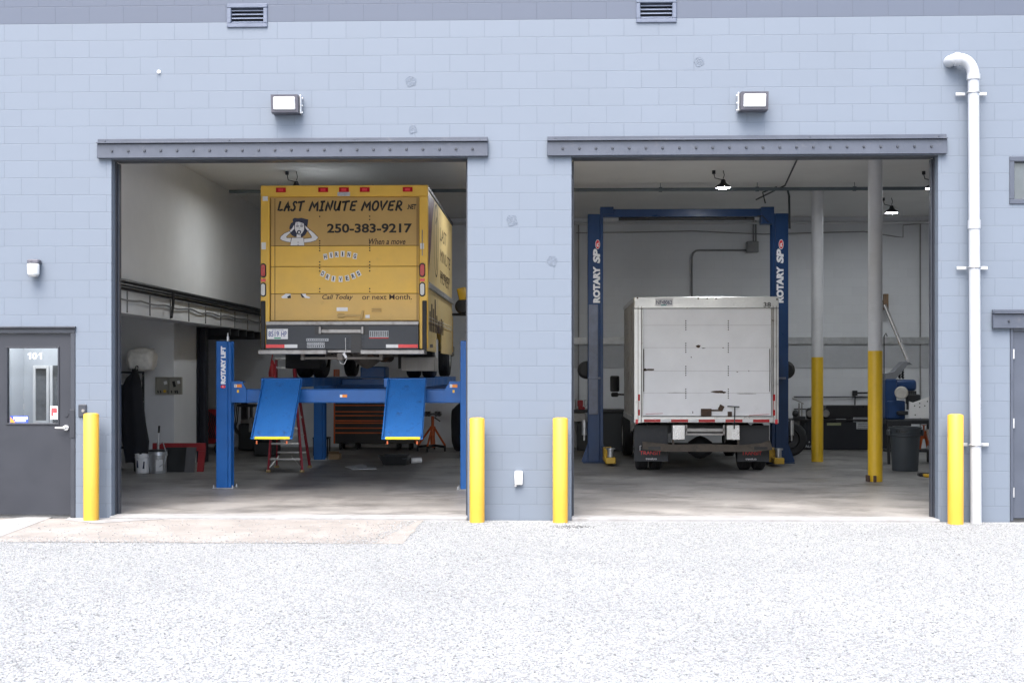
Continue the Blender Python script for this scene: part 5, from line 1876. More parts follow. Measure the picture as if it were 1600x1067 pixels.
# ================================================================== HIGH BAY LAMPS
def high_bay(px, py, zl, label, lit=True):
    d = ray(px, py); tt = (zl - CAM.z) / d.z; p = CAM + d * tt
    t = thing('high_bay_lamp', (p.x, p.y, CEIL), label, 'ceiling lamp', 'lamps hung from the shop ceiling')
    b = B()
    b.rev([(0, 1.0), (.025, .98), (.04, .8), (.048, .6), (.07, .45), (.115, .25), (.13, .1), (.13, 0), (.118, 0), (.118, .06), (0, .06)], (p.x, p.y, zl), (0, 0, .15), 28)
    b.build('housing', M['dark_metal'], t)
    b = B()
    b.rev([(0, 0), (.116, 0), (.116, 1), (0, 1)], (p.x, p.y, zl + .002), (0, 0, .007), 28)
    b.build('diffuser', M['lamp_lit' if lit else 'white_lens'], t)
    b = B()
    b.tube([(p.x, p.y, zl + .16), (p.x + .02, p.y, zl + .22), (p.x, p.y, CEIL - .002)], .007, 6)
    b.tube([(p.x - .02, p.y, zl + .14), (p.x - .14, p.y, zl + .17), (p.x - .16, p.y, CEIL - .05)], .008, 6)
    b.cyl((p.x - .16, p.y, CEIL - .06), (p.x - .16, p.y, CEIL - .002), .03, n=10)
    b.build('hanger', M['dark_metal'], t)
    return t
high_bay(1130, 294, 4.82, 'lit high bay lamp hanging between the beams above the white truck')
high_bay(1393, 333, 4.82, 'lit high bay lamp hanging behind the pipe column with the rusty foot')
high_bay(1458, 295, 4.82, 'lit high bay lamp half hidden by the jamb of the white truck bay')
high_bay(463, 297, 4.80, 'high bay lamp just showing over the roof of the yellow truck')
high_bay(785, 291, 4.82, 'high bay lamp in the ceiling row behind the pillar between the bays')

# ================================================================== LEFT BAY THINGS
# stepladder
yl = gp(452, 738)[1]
xl = wx(452, yl)
t = thing('stepladder', (xl, yl, 0), 'red fibreglass stepladder standing under the yellow truck', 'ladder')
topz = wz(562, 440, yl + .45)
b = B()
fl0, fr0 = wx(419.5, yl), wx(472, yl)
tl0, tr0 = wx(437, yl + .5), wx(446.5, yl + .5)
yt_ = yl + .5
Lb, Rb_ = Vector((fl0, yl, .03)), Vector((fr0, yl, .03))
Lt, Rt = Vector((wx(432, yt_), yt_, topz)), Vector((wx(458, yt_), yt_, topz))
b.bar(Lb, Lt, .03, .07); b.bar(Rb_, Rt, .03, .07)
b.build('front_rail', M['ladder_red'], t)
b = B()
yb2 = yl + 1.0
b.bar((wx(432.5, yb2), yb2, .03), Lt + Vector((0, .04, 0)), .025, .05); b.bar((wx(484, yb2), yb2, .03), Rt + Vector((0, .04, 0)), .025, .05)
b.build('rear_rail', M['ladder_red'], t)
b = B()
nst = 7
for k in range(nst):
    f_ = (k + .8) / (nst + .3)
    p, q = Lb.lerp(Lt, f_), Rb_.lerp(Rt, f_)
    b.box(p.x + .01, q.x - .01, p.y - .02, p.y + .08, p.z - .03, p.z, .004)
b.box(Lt.x - .02, Rt.x + .02, Lt.y - .05, Lt.y + .12, topz, topz + .03, .006)
b.build('step', M['alu'], t)
b = B()
for k in range(5):
    f_ = (k + .8) / 6.0
    p = Vector((wx(432.5, yb2), yb2, .03)).lerp(Lt, f_); q = Vector((wx(484, yb2), yb2, .03)).lerp(Rt, f_)
    b.bar(p, q, .02, .03)
b.bar(Lb.lerp(Lt, .02), Lb.lerp(Rb_, .3).lerp(Lt.lerp(Rt, .3), .13), .012, .012); b.bar(Rb_.lerp(Rt, .02), Lb.lerp(Rb_, .7).lerp(Lt.lerp(Rt, .7), .13), .012, .012)
b.build('brace', M['alu'], t)
b = B()
for p in (Lb, Rb_, Vector((wx(432.5, yb2), yb2, .03)), Vector((wx(484, yb2), yb2, .03))):
    b.box(p.x - .035, p.x + .035, p.y - .04, p.y + .04, .001, .045, .008)
b.build('foot', paint('foot_tan', (.35, .25, .12), .7), t)

# red bag hung on the ladder's top
yq = yl + .45
x, z = at(426, 578, yq)
t = None
b = B()
b.rev([(0, 0), (.07, .04), (.075, .25), (.05, .6), (.012, 1), (0, 1)], (x, yq, z - .13), (0, 0, .3), 14)
b.tube([(x - .03, yq, z + .1), (x + .0, yq, z + .28), (x + .07, yq + .04, z + .3)], .012, 6)
tag(b.build('tool_bag', M['red_paint'], loc=(x, yq, z - .13)), 'dark red bag hanging high on the stepladder', 'bag')

# tool chest
yc = gp(560, 703)[1]
x0, x1 = wx(521, yc), wx(650, yc)
t = thing('tool_chest', ((x0 + x1) / 2, yc, 0), 'wide black rolling tool chest with orange drawer edges', 'tool chest')
zc1 = wz(628, 580, yc); zc0 = wz(693, 580, yc)
b = B(); b.box(x0 + .03, x1 - .03, yc + .01, yc + .6, zc0, zc1 + .1, .01); b.build('cabinet', M['tool_black'], t)
b = B()
b.box(x0, x0 + .03, yc, yc + .6, zc0, wz(577, 522, yc), .006); b.box(x1 - .03, x1, yc, yc + .6, zc0, zc1 + .1, .006)
b.build('side_post', M['tool_orange'], t)
for k, py in enumerate((633, 643, 649, 657, 660.5, 668.5, 676)):
    b = B()
    b.box(x0 + .04, x1 - .04, yc - .02, yc + .009, wz(py + 1.2, 580, yc), wz(py - .8, 580, yc), .004)
    b.build('drawer_pull', M['tool_orange'], t)
b = B()
for px in (531, 556, 621, 640):
    x = wx(px, yc)
    for yy in (yc + .08, yc + .5):
        b.rev([(0, 0), (.06, 0), (.075, .15), (.075, .85), (.06, 1), (0, 1)], (x - .025, yy, .076), (.05, 0, 0), 20)
        b.box(x - .035, x + .035, yy - .05, yy + .05, .155, zc0, .006)
b.build('castor', M['black_rubber'], t)
yk = yc + .25
zk = zc1 + .1
b = B(); b.box(wx(604, yk), wx(628, yk), yk, yk + .3, zk + .002, zk + .1, .01); b.box(wx(609, yk), wx(613, yk), yk - .01, yk - .001, zk + .03, zk + .06, .004)
tag(b.build('parts_case', M['bin_black'], loc=(wx(616, yk), yk, zk)), 'low black case lying on top of the tool chest', 'case')

# stool
yS_ = gp(500, 712)[1]
x0, x1 = wx(488, yS_), wx(513, yS_)
t = thing('work_stool', ((x0 + x1) / 2, yS_, 0), 'dark low stool behind the rear lift post', 'stool')
zs = wz(683, 500, yS_)
b = B(); b.box(x0, x1, yS_, yS_ + .3, zs - .04, zs, .012); b.build('seat', M['tool_black'], t)
for xx in (x0 + .02, x1 - .02):
    for yy in (yS_ + .03, yS_ + .27):
        b = B(); b.bar((xx, yy, 0.001), (xx, yy, zs - .041), .025, .025); b.build('leg', M['tool_black'], t)
# cardboard
yq = gp(522, 718)[1]
b = B(); b.box(wx(513, yq), wx(530, yq), yq, yq + .25, .002, wz(709, 520, yq), .004)
b.quad((wx(513, yq), yq + .02, wz(708.8, 520, yq)), (wx(530, yq), yq + .02, wz(708.8, 520, yq)), (wx(531, yq), yq - .1, wz(709, 520, yq) + .06), (wx(514, yq), yq - .1, wz(709, 520, yq) + .06))
tag(b.build('cardboard_box', M['card'], loc=(wx(522, yq), yq, 0)), 'small brown cardboard box on the floor beside the rear lift post', 'box')
# drain pan
px_, py_ = gp(615, 727)
t = thing('drain_pan', (px_, py_, 0), 'black plastic oil drain pan with spout on the floor', 'drain pan')
b = B()
x0, x1 = wx(594, py_), wx(637, py_); zt_ = wz(712, 615, py_)
def ring(k, z, pts): return [(px_ + (u - px_) * k, py_ + .25 + (v - (py_ + .25)) * k, z) for u, v in pts]
base = [(x0, py_), (x1, py_), (x1 + .03, py_ + .25), (x1, py_ + .5), (x0, py_ + .5), (x0 - .03, py_ + .25)]
r0, r1, r2, r3 = ring(.82, .003, base), ring(1, zt_, base), ring(.93, zt_, base), ring(.76, .03, base)
b.add(r0 + r1 + r2 + r3, [tuple(range(5, -1, -1))] + [(k, (k + 1) % 6, 6 + (k + 1) % 6, 6 + k) for k in range(6)] + [(6 + k, 6 + (k + 1) % 6, 12 + (k + 1) % 6, 12 + k) for k in range(6)] + [(12 + k, 12 + (k + 1) % 6, 18 + (k + 1) % 6, 18 + k) for k in range(6)] + [tuple(range(18, 24))])
b.prism([(x0 - .07, zt_ + .005), (x0 + .03, zt_ - .0), (x0 + .03, zt_ - .1), (x0 + .0, zt_ - .09)], lambda u, v, k: (u, k, v), py_ + .1, py_ + .28)
b.build('basin', M['bin_black'], t)
b = B(); b.tube([(x1 - .1, py_ - .005, zt_ - .05), (x1 - .05, py_ - .025, zt_ - .05), (x1 - .01, py_ - .005, zt_ - .04)], .01, 6); b.build('handle', M['bin_grey'], t)
# paper roll
yq = gp(650, 724)[1]
b = B(); p = Vector((wx(643, yq), yq, .055)); q = Vector((wx(658, yq), yq + .06, .06))
b.cyl(p, q, .052, n=18); b.cyl(p + Vector((-.004, 0, 0)), p, .05, .05, n=18)
b.rev([(.02, 0), (.05, 0), (.05, 1), (.02, 1), (.02, 0)], p - Vector((.03, .01, 0)), Vector((.02, 0, 0)), 18, 1)
tag(b.build('paper_roll', [M['white_paint'], M['dark_metal']], loc=(p.x, yq, 0)), 'white paper roll lying beside the drain pan', 'paper roll')
for (q, lab) in (([(539, 729), (566, 725), (573, 727), (573, 729), (545, 731)], 'flat grey strip on the floor reaching farther from the drain pan'), ([(549, 733), (560, 729.5), (588, 730), (588, 732.5)], 'flat grey strip on the floor lying nearer the drain pan')):
    b = B(); pts = [(*gp(px, py, .008), .008) for px, py in q]
    b.prism([(p[0], p[1]) for p in pts], lambda u, v, k: (u, v, k), .002, .012)
    tag(b.build('floor_strip', M['sticker_grey'], loc=(pts[0][0], pts[0][1], 0)), lab, 'strip', 'strips lying under the lift')
# transmission jack
yj = gp(676, 704)[1]
xj = wx(676, yj)
t = thing('transmission_jack', (xj, yj, 0), 'orange tripod transmission jack with black saddle near the pillar', 'jack')
sc_ = lambda px: wx(px, yj)
zj = lambda py: wz(py, 676, yj)
b = B()
b.cyl((xj, yj, zj(699)), (xj, yj, zj(668)), .05, n=16); b.cyl((xj, yj, zj(668)), (xj, yj, zj(650)), .032, n=14)
b.rev([(.06, 0), (.07, .3), (.06, 1)], (xj, yj, zj(672)), (0, 0, .08), 14)
b.build('cylinder', M['jack_orange'], t)
for px, dyy in ((655, -.25), (697, -.25), (676, .45), (672, -.55)):
    b = B(); b.bar((xj, yj, zj(664)), (sc_(px), yj + dyy, .13), .035, .03); b.build('leg', M['jack_orange'], t)
b = B()
for px, dyy in ((655, -.25), (697, -.25), (676, .45), (672, -.55)):
    b.bar((xj, yj, .12), (sc_(px), yj + dyy, .10), .05, .05)
    b.rev([(0, 0), (.045, 0), (.05, .5), (.045, 1), (0, 1)], (sc_(px) - .02, yj + dyy, .05), (.04, 0, 0), 14)
b.build('castor_base', M['tool_black'], t)
b = B()
b.box(sc_(664), sc_(690), yj - .12, yj + .12, zj(648), zj(645.5), .006)
for px in (666, 671, 682, 687):
    b.box(sc_(px) - .03, sc_(px) + .03, yj - .14, yj + .14, zj(650), zj(642.5), .01)
b.bar((xj + .04, yj, zj(652)), (sc_(688), yj - .05, zj(658)), .02, .02)
b.build('saddle', M['tool_black'], t)
# dark covered machine beside pillar
yq = gp(715, 705)[1]
x = wx(716, yq)
b = B(); b.blob((x + .05, yq + .2, .5), .22, .25, .52, .12, 1.6, 4, seed=2, flat=.7)
tag(b.build('covered_machine', M['coat'], loc=(x, yq, 0)), 'machine under a black cover against the pillar of the yellow truck bay', 'cover')
# hanging work lamp
yq = 9.5
x, z = at(723, 470, yq)
t = thing('work_lamp', (x, yq, z), 'yellow and black machine head on a wall bar behind the yellow truck', 'equipment')
b = B(); b.obox((x, yq, z + .13), Vector((.09, 0, .02)), Vector((0, .08, 0)), Vector((-.03, 0, .12)), .03, seg=2); b.build('guard', M['amber'], t)
b = B(); b.rev([(0, 0), (.12, .05), (.15, .3), (.15, .7), (.12, .95), (0, 1)], (x, yq - .1, z - .11), (0, .2, 0), 20); b.build('motor', M['tool_black'], t)
b = B(); b.box(x - .5, x + .7, yq + .1, yq + .14, wz(493, 720, yq), wz(489, 720, yq)); b.bar((x, yq + .08, z - .2), (x, yq + .09, z + .1), .04, .04); b.build('arm', M['dark_metal'], t)

# shelf with boxes, wrap bundle, coat
ysf = 6.35
x0, x1 = wx(180, ysf), wx(212, ysf)
x0 = x0 - .35
t = thing('storage_rack', ((x0 + x1) / 2, ysf, 0), 'dark steel shelf rack just inside the yellow truck bay', 'shelf rack')
zs_top = wz(580, 200, ysf)
for xx in (x0, x1 - .035):
    for yy in (ysf, ysf + .42):
        b = B(); b.box(xx, xx + .035, yy, yy + .035, .002, zs_top, .003); b.build('upright', M['dark_metal'], t)
for zz_ in (.42, .85, 1.25, zs_top):
    b = B(); b.box(x0 + .001, x1 - .001, ysf + .004, ysf + .45, zz_ - .035, zz_ - .002, .004); b.build('shelf', M['dark_metal'], t)
b = B()
for k in range(2):
    b.bar((x1 - .01, ysf + .02, .45 + k * .8), (x1 - .01, ysf + .43, 1.2 + k * .45), .02, .006)
b.build('brace', M['steel'], t)
x, z = at(216, 562, ysf)
b = B(); b.blob((x, ysf + .2, zs_top + .2), .24, .2, .2, .09, 2.4, 4, seed=3, flat=.62)
tag(b.build('wrapped_bundle', M['plastic_wrap'], loc=(x, ysf + .2, zs_top)), 'plastic wrapped pale bundle on top of the shelf rack', 'bundle')
for (px, zb, w, h, m_, nm, lab) in ((188, .42, .13, .3, 'white_paint', 'plastic_jug', 'white plastic jug on the lower shelf of the rack'), (186, .85, .2, .25, 'red_paint', 'parts_box', 'dark red box on the middle shelf of the rack'), (187, 1.25, .2, .22, 'bin_black', 'parts_box', 'black box on the upper shelf of the rack')):
    x = wx(px, ysf)
    b = B()
    if nm == 'plastic_jug':
        b.rev([(0, 0), (.075, 0), (.08, .1), (.08, .6), (.03, .85), (.03, 1), (0, 1)], (x, ysf + .12, zb), (0, 0, h), 18)
        b.tube([(x + .03, ysf + .06, zb + h * .85), (x + .08, ysf + .04, zb + h * .7), (x + .07, ysf + .04, zb + h * .5)], .012, 6)
    else:
        b.box(x - w / 2, x + w / 2, ysf + .03, ysf + .33, zb, zb + h, .01); b.box(x - w / 2 - .006, x + w / 2 + .006, ysf + .024, ysf + .336, zb + h * .8, zb + h * .84, .004)
    tag(b.build(nm, M[m_], loc=(x, ysf, zb)), lab, nm.split('_')[1])
# coat
yc_ = ysf - .16
b = B()
rows = [(577, 211, 6), (583, 211, 9), (592, 208, 22), (605, 206, 30), (630, 206.5, 35), (660, 209, 39), (690, 212, 41), (715, 213, 36), (722, 212, 31)]
vs, fs = [], []
nn = 28
for i, (py, px, wpx) in enumerate(rows):
    x, z = at(px, py, yc_)
    hw = (wx(px + wpx / 2, yc_) - wx(px - wpx / 2, yc_)) / 2
    for k in range(nn):
        a = 2 * math.pi * k / nn
        fold = 1 + .16 * math.sin(5 * a + i * .3) * min(1, i / 3) + .08 * math.sin(9 * a + 1)
        vs.append((x + hw * math.cos(a) * (1 + .03 * math.sin(i * 2.1 + k)), yc_ + .11 * math.sin(a) * fold, z + .012 * math.sin(3 * a + i)))
for i in range(len(rows) - 1):
    for k in range(nn):
        k2 = (k + 1) % nn
        fs.append((i * nn + k, (i + 1) * nn + k, (i + 1) * nn + k2, i * nn + k2))
fs.append(tuple(range(nn))); fs.append(tuple(range((len(rows) - 1) * nn + nn - 1, (len(rows) - 1) * nn - 1, -1)))
b.add(vs, fs)
x, z = at(211, 577, yc_)
b.tube([(x, yc_, z - .01), (x + .005, yc_ + .03, z + .05), (x, yc_ + .12, z + .06), (x, yc_ + .155, z + .03)], .008, 6)
tag(b.build('hanging_coat', M['coat'], loc=(x, yc_, 0), smooth=60), 'long black coverall hanging from the shelf rack', 'coat')
# pails
def pail(px, py0, py1, w_px, m_, name, label, y=None):
    x, y = gp(px, py0)
    s = (wx(px + w_px / 2, y) - wx(px - w_px / 2, y)) / 2
    h = wz(py1, px, y)
    t = thing(name, (x, y, 0), label, 'bucket')
    b = B()
    b.rev([(0, 0), (s * .88, 0), (s * .9, .02), (s * .97, .8), (s * 1.03, .82), (s * 1.03, .88), (s, .9), (s, 1), (s * .94, 1), (s * .86, .06), (0, .06)], (x, y, .002), (0, 0, h), 28)
    b.build('pail', m_, t)
    b = B()
    pts = [(x + s * 1.04 * math.cos(R(a)), y - .35 * s * abs(math.sin(R(a))), h * .85 - s * .9 * math.sin(R(a))) for a in range(0, 181, 15)]
    b.tube(pts, .005, 6)
    b.build('bail', M['galv'], t)
    return t, x, y, s, h
t, x, y, s, h = pail(223, 739, 709, 23, M['white_paint'], 'plastic_bucket', 'white plastic bucket below the hanging coverall')
b = B(); b.prism([(x - s * .5, .1), (x + s * .5, .08), (x + s * .55, .2), (x - s * .5, .22)], lambda u, v, k: (u, k + .35 * (u - x) ** 2 / s, v), y - s * .97, y - s * .955); b.build('label', M['navy_ink'], t)
t, x, y, s, h = pail(247, 739, 705, 28, M['galv'], 'grease_pail', 'grey metal pail with grease pump and hose')
b = B(); b.rev([(0, 0), (s * 1.06, 0), (s * 1.06, .7), (s * .9, 1), (0, 1)], (x, y, h + .002), (0, 0, .03), 28)
b.build('lid', M['dark_metal'], t)
b = B(); b.cyl((x, y, h + .03), (x, y, h + .16), .02, n=12); b.tube([(x, y, h + .12), (x + .005, y, wz(684, 247, y)), (x + .02, y, wz(666, 249, y))], .01, 8); b.build('pump', M['galv'], t)
b = B(); b.cyl((x + .012, y, wz(676, 249, y)), (x + .02, y, wz(665, 249, y)), .018, n=10); b.build('grip', M['black_rubber'], t)
b = B(); b.tube([(x, y - .02, h + .1), (x + .1, y - .06, h + .16), (x + s * 1.1, y - .1, h - .0), (x + s * 1.05, y - s, h * .5), (x + s * .5, y - s * 1.1, .12)], .009, 6); b.build('hose', M['sticker_grey'], t)
b = B(); b.prism([(x + s * .05, h * .12), (x + s * .75, h * .14), (x + s * .75, h * .66), (x + s * .05, h * .64)], lambda u, v, k: (u, k + .42 * (u - x) ** 2 / s, v), y - s * .985, y - s * .975); b.build('label', M['sticker'], t)
# leaning red frame with panels
yq = gp(280, 738)[1]
def panel(pts, y, m_, nm, lab, cat, th=.03, dz=0):
    b = B()
    b.prism([(wx(px, y), max(.004, wz(py, px, y))) for px, py in pts][::-1], lambda u, v, k: (u, k + .12 * v, v), y, y + th)
    x = wx(pts[0][0], y)
    return tag(b.build(nm, m_, loc=(x, y, 0)), lab, cat)
b = B()
P_ = [(wx(px, yq), max(.004, wz(py, px, yq))) for px, py in ((233, 693), (316, 692), (313, 737), (233, 737))]
xa, xb2 = P_[0][0], P_[1][0]
zt_ = P_[0][1]
for poly in ([(xa, zt_ - .13), (xb2, zt_ - .13), (xb2, zt_), (xa, zt_)], [(xb2 - .13, .004), (xb2 - .02, .004), (xb2, zt_ - .132), (xb2 - .11, zt_ - .132)], [(xa, .004), (xa + .1, .004), (xa + .1, zt_ - .132), (xa, zt_ - .132)]):
    b.prism(poly, lambda u, v, k: (u, k + .12 * v, v), yq + .12, yq + .17)
tag(b.build('red_frame', M['red_paint'], loc=(xa, yq + .12, 0)), 'red steel frame leaning low against the partition behind the buckets', 'frame')
panel([(258, 699), (292, 699), (289, 738), (258, 738)], yq + .04, M['bin_black'], 'flat_panel', 'black flat panel leaning inside the red frame', 'panel')
panel([(290, 699), (305, 699), (303, 738), (288, 738)], yq, M['cabinet_grey'] if False else paint('panel_grey', (.11, .11, .115), .6), 'flat_panel', 'grey flat panel leaning beside the black one', 'panel')
# key cabinet
yk = SW - .02
t = thing('key_cabinet', (wx(264, yk), yk, wz(616, 264, yk)), 'open grey key cabinet with hanging keys on the partition wall', 'cabinet')
for p0, p1 in ((244, 264), (265, 285)):
    b = B()
    x0, x1, z0, z1 = wx(p0, yk), wx(p1, yk), wz(616, p0, yk), wz(589, p0, yk)
    b.box(x0, x1, yk - .01, yk + .01, z0, z1, .004)
    e = .012
    b.box(x0, x1, yk - .05, yk - .011, z1 - e, z1 - .001, .003); b.box(x0, x1, yk - .05, yk - .011, z0 + .001, z0 + e, .003)
    b.box(x0 + .001, x0 + e, yk - .048, yk - .011, z0 + e + .001, z1 - e - .001); b.box(x1 - e, x1 - .001, yk - .048, yk - .011, z0 + e + .001, z1 - e - .001)
    b.build('leaf', M['cabinet_grey'], t)
b = B()
for (px, py, w, h, m_) in ((258.5, 598, 5, 5, 0), (279, 597, 4, 5, 0), (272, 600, 4, 9, 1), (257.5, 611, 4, 4, 2), (247, 612, 1.6, 4, 1), (251, 612, 1.6, 4, 1), (262, 612, 1.6, 4, 1), (268, 612, 1.6, 4, 1), (274, 612, 2, 4, 1), (277, 612, 2, 5, 1)):
    x, z = at(px, py, yk - .02); k = .0055
    b.obox((x, yk - .02, z), Vector((w * k, 0, w * k * .25)), Vector((0, .004, 0)), Vector((-h * k * .25, 0, h * k)), mi=m_)
b.build('keys', [M['white_paint'], M['ink'], M['amber']], t)
# light switch
# tool tower
yq = SW + .9
x0, x1 = wx(273, yq), wx(287.5, yq)
t = thing('tool_tower', ((x0 + x1) / 2, yq, 0), 'tall narrow red and black tool cart behind the red frame', 'tool cart')
zt_ = wz(655, 280, yq)
b = B(); b.box(x0 + .04, x1, yq, yq + .35, .05, zt_, .01); b.build('cabinet', M['tool_black'], t)
b = B(); b.box(x0, x0 + .038, yq + .01, yq + .34, .05, zt_ - .05, .006); b.build('side_panel', M['red_paint'], t)
for py in (675, 683, 691):
    b = B(); b.box(wx(279, yq), wx(285, yq), yq - .015, yq - .001, wz(py + 1, 280, yq), wz(py - 1, 280, yq), .003); b.build('drawer_pull', M['galv'], t)
b = B(); b.tube([(x0 + .06, yq + .02, zt_), (x0 + .06, yq + .02, zt_ + .05), (x1 + .03, yq + .02, zt_ + .05), (x1 + .03, yq + .02, zt_)], .012, 6); b.build('handle', M['tool_black'], t)
# dim red cart behind the lift post
yq = 11.2
x0, x1 = wx(322, yq), wx(338, yq)
t = thing('engine_hoist', ((x0 + x1) / 2, yq, 0), 'dim red wheeled shop cart behind the front lift post', 'cart')
b = B(); b.box(x0 - .3, x1, yq, yq + .5, .18, wz(640, 330, yq), .02); b.build('body', M['red_paint'], t)
b = B()
for xx in (x0 + .0, x1 - .02):
    b.rev([(0, 0), (.07, 0), (.085, .2), (.085, .8), (.07, 1), (0, 1)], (xx, yq - .04, .087), (.04, 0, 0), 20); b.box(xx - .005, xx + .045, yq - .02, yq + .1, .175, .22)
b.build('castor', M['black_rubber'], t)
b = B()
for k in range(7):
    xx = x0 - .05 + .04 * k
    b.tube([(xx, yq - .03, .95 - .03 * k), (xx + .05, yq - .06, .7), (xx - .02, yq - .05, .45), (xx + .03, yq - .04, .3)], .012, 6)
b.build('hose', M['dark_metal'], t)
# tyre changer
yq = 11.6
x, _ = at(384, 640, yq)
t = thing('tyre_changer', (x, yq, 0), 'dark tyre changer with column and looping hoses behind the lift', 'machine')
b = B(); b.box(wx(372, yq), wx(400, yq), yq, yq + .6, .02, wz(662, 380, yq), .03); b.build('cabinet', M['bin_black'], t)
b = B(); b.box(wx(369, yq), wx(378, yq), yq + .4, yq + .55, .5, wz(628, 372, yq), .01); b.box(wx(369, yq), wx(394, yq), yq + .1, yq + .5, wz(636, 372, yq), wz(632, 372, yq), .01); b.cyl((wx(390, yq), yq + .15, wz(662, 380, yq)), (wx(390, yq), yq + .15, wz(634, 372, yq)), .03, n=12); b.build('column', M['dark_metal'], t)
b = B(); b.rev([(0, 0), (.2, 0), (.22, .3), (.2, 1), (0, 1)], (wx(388, yq), yq + .2, wz(662, 380, yq)), (0, 0, .08), 24); b.build('turntable', M['steel'], t)
b = B()
for k in range(4):
    o_ = .04 * k
    b.tube([(wx(374, yq), yq - .02, 1.25 - o_), (wx(366, yq) + o_, yq - .08, 1.0), (wx(364, yq) + o_, yq - .1, .65), (wx(370, yq), yq - .08, .4 + o_), (wx(376, yq), yq - .04, .35)], .014, 6)
b.build('hose', M['black_rubber'], t)
b = B(); b.box(wx(389, yq), wx(399, yq), yq - .02, yq - .001, wz(675, 395, yq), wz(652, 395, yq), .01); b.cyl((wx(393, yq), yq - .02, wz(664, 395, yq)), (wx(393, yq), yq - .03, wz(664, 395, yq)), .04, n=16); b.build('control_panel', M['steel'], t)
# dark bin
yq = gp(413, 713)[1]
x = wx(413, yq)
b = B(); h = wz(686, 413, yq); s = (wx(431, yq) - wx(396, yq)) / 2
b.box(x - s, x + s, yq, yq + .5, .002, h - .04, .03); b.box(x - s - .02, x + s + .02, yq - .02, yq + .52, h - .038, h, .01)
tag(b.build('storage_bin', M['bin_black'], loc=(x, yq, 0)), 'low black storage bin behind the stepladder', 'bin')

# ================================================================== RIGHT BAY THINGS
# left bench with cabinets behind the lift post
yq = 11.9
x0, x1 = wx(880, yq), wx(990, yq)
t = thing('workbench', ((x0 + x1) / 2, yq, 0), 'dark workbench with vice behind the lift post and truck mirror', 'workbench')
zw = wz(640, 930, yq)
b = B(); b.box(x0, x1, yq, yq + .9, zw - .06, zw, .01); b.build('top', M['tool_black'], t)
b = B(); b.box(wx(940, yq), x1 - .02, yq + .05, yq + .85, .01, zw - .062, .01); b.build('cabinet', paint('bench_dark', (.028, .033, .04), .5), t)
b = B(); b.box(x0 + .3, wx(937, yq), yq + .06, yq + .85, .01, zw - .28, .01); b.build('cabinet', M['bin_black'], t)
b = B(); b.box(x0 + .1, wx(915, yq), yq + .03, yq + .8, zw - .26, zw - .07, .01); b.build('drawer', M['steel'], t)
xv = wx(909, yq)
tv = thing('bench_vice', (xv, yq, zw), 'red and grey bench vice on the dark workbench', 'vice')
b = B(); b.box(xv - .07, xv + .07, yq + .05, yq + .25, zw, zw + .06, .01); b.box(xv - .09, xv + .03, yq + .05, yq + .22, zw + .062, zw + .2, .015); b.build('body', M['red_paint'], tv)
b = B(); b.box(xv + .05, xv + .12, yq + .05, yq + .22, zw + .07, zw + .21, .015); b.cyl((xv + .12, yq + .13, zw + .12), (xv + .2, yq + .13, zw + .12), .015, n=10); b.cyl((xv + .19, yq + .06, zw + .12), (xv + .19, yq + .2, zw + .12), .008, n=8); b.cyl((xv - .15, yq + .13, zw), (xv - .15, yq + .13, zw + .22), .04, n=14); b.build('jaw', M['galv'], tv)

# black long cabinet at the back
yq = gp(1300, 703)[1]
x0, x1 = wx(1236, yq), wx(1395, yq)
zw = wz(655, 1300, yq)
t = thing('parts_counter', ((x0 + x1) / 2, yq, 0), 'long black parts counter with taped notices behind the rear column', 'cabinet')
b = B(); b.box(wx(1260, yq), x1, yq, yq + .7, .01, zw - .04, .01); b.build('cabinet', paint('counter_black', (.010, .012, .018), .4, var=.1), t)
b = B(); b.box(x0, x1 + .02, yq - .03, yq + .72, zw - .038, zw, .008); b.build('top', M['tool_black'], t)
b = B(); b.box(wx(1296, yq), x1 - .02, yq + .3, yq + .7, zw + .002, wz(634, 1300, yq), .01); b.build('riser', M['tool_black'], t)
b = B()
for (p0, p1, q0, q1, m_) in ((1306.5, 1321, 646, 650, 0), (1292, 1314, 652.5, 656.5, 1), (1333, 1358, 644, 651, 0), (1338, 1358, 651.3, 662, 0)):
    z0, z1 = wz(q1 + 8, 1300, yq), wz(q0 + 8, 1300, yq)
    b.box(wx(p0, yq), wx(p1, yq), yq - .006, yq - .002, z0, z1, mi=m_)
    for k in range(3):
        if m_ == 0 and q1 - q0 > 5:
            zz_ = z0 + (z1 - z0) * (k + .6) / 3.4
            b.box(wx(p0 + 2, yq), wx(p1 - 2, yq), yq - .008, yq - .0065, zz_ - .006, zz_ + .006, mi=2)
b.build('notice', [M['sticker_grey'], paint('notice_olive', (.24, .26, .15), .6), M['dark_metal']], t)
b = B()
b.text('ALEMI', wx(1258, yq), wx(1276, yq), wz(699, 1300, yq), wz(695.5, 1300, yq), facing(yq - .004), bold=.01)
b.poly([(wx(1263, yq), yq - .004, wz(691.5, 1300, yq)), (wx(1266, yq), yq - .004, wz(691.5, 1300, yq)), (wx(1264.5, yq), yq - .004, wz(688.5, 1300, yq))])
b.build('lettering', M['sticker_grey'], t)
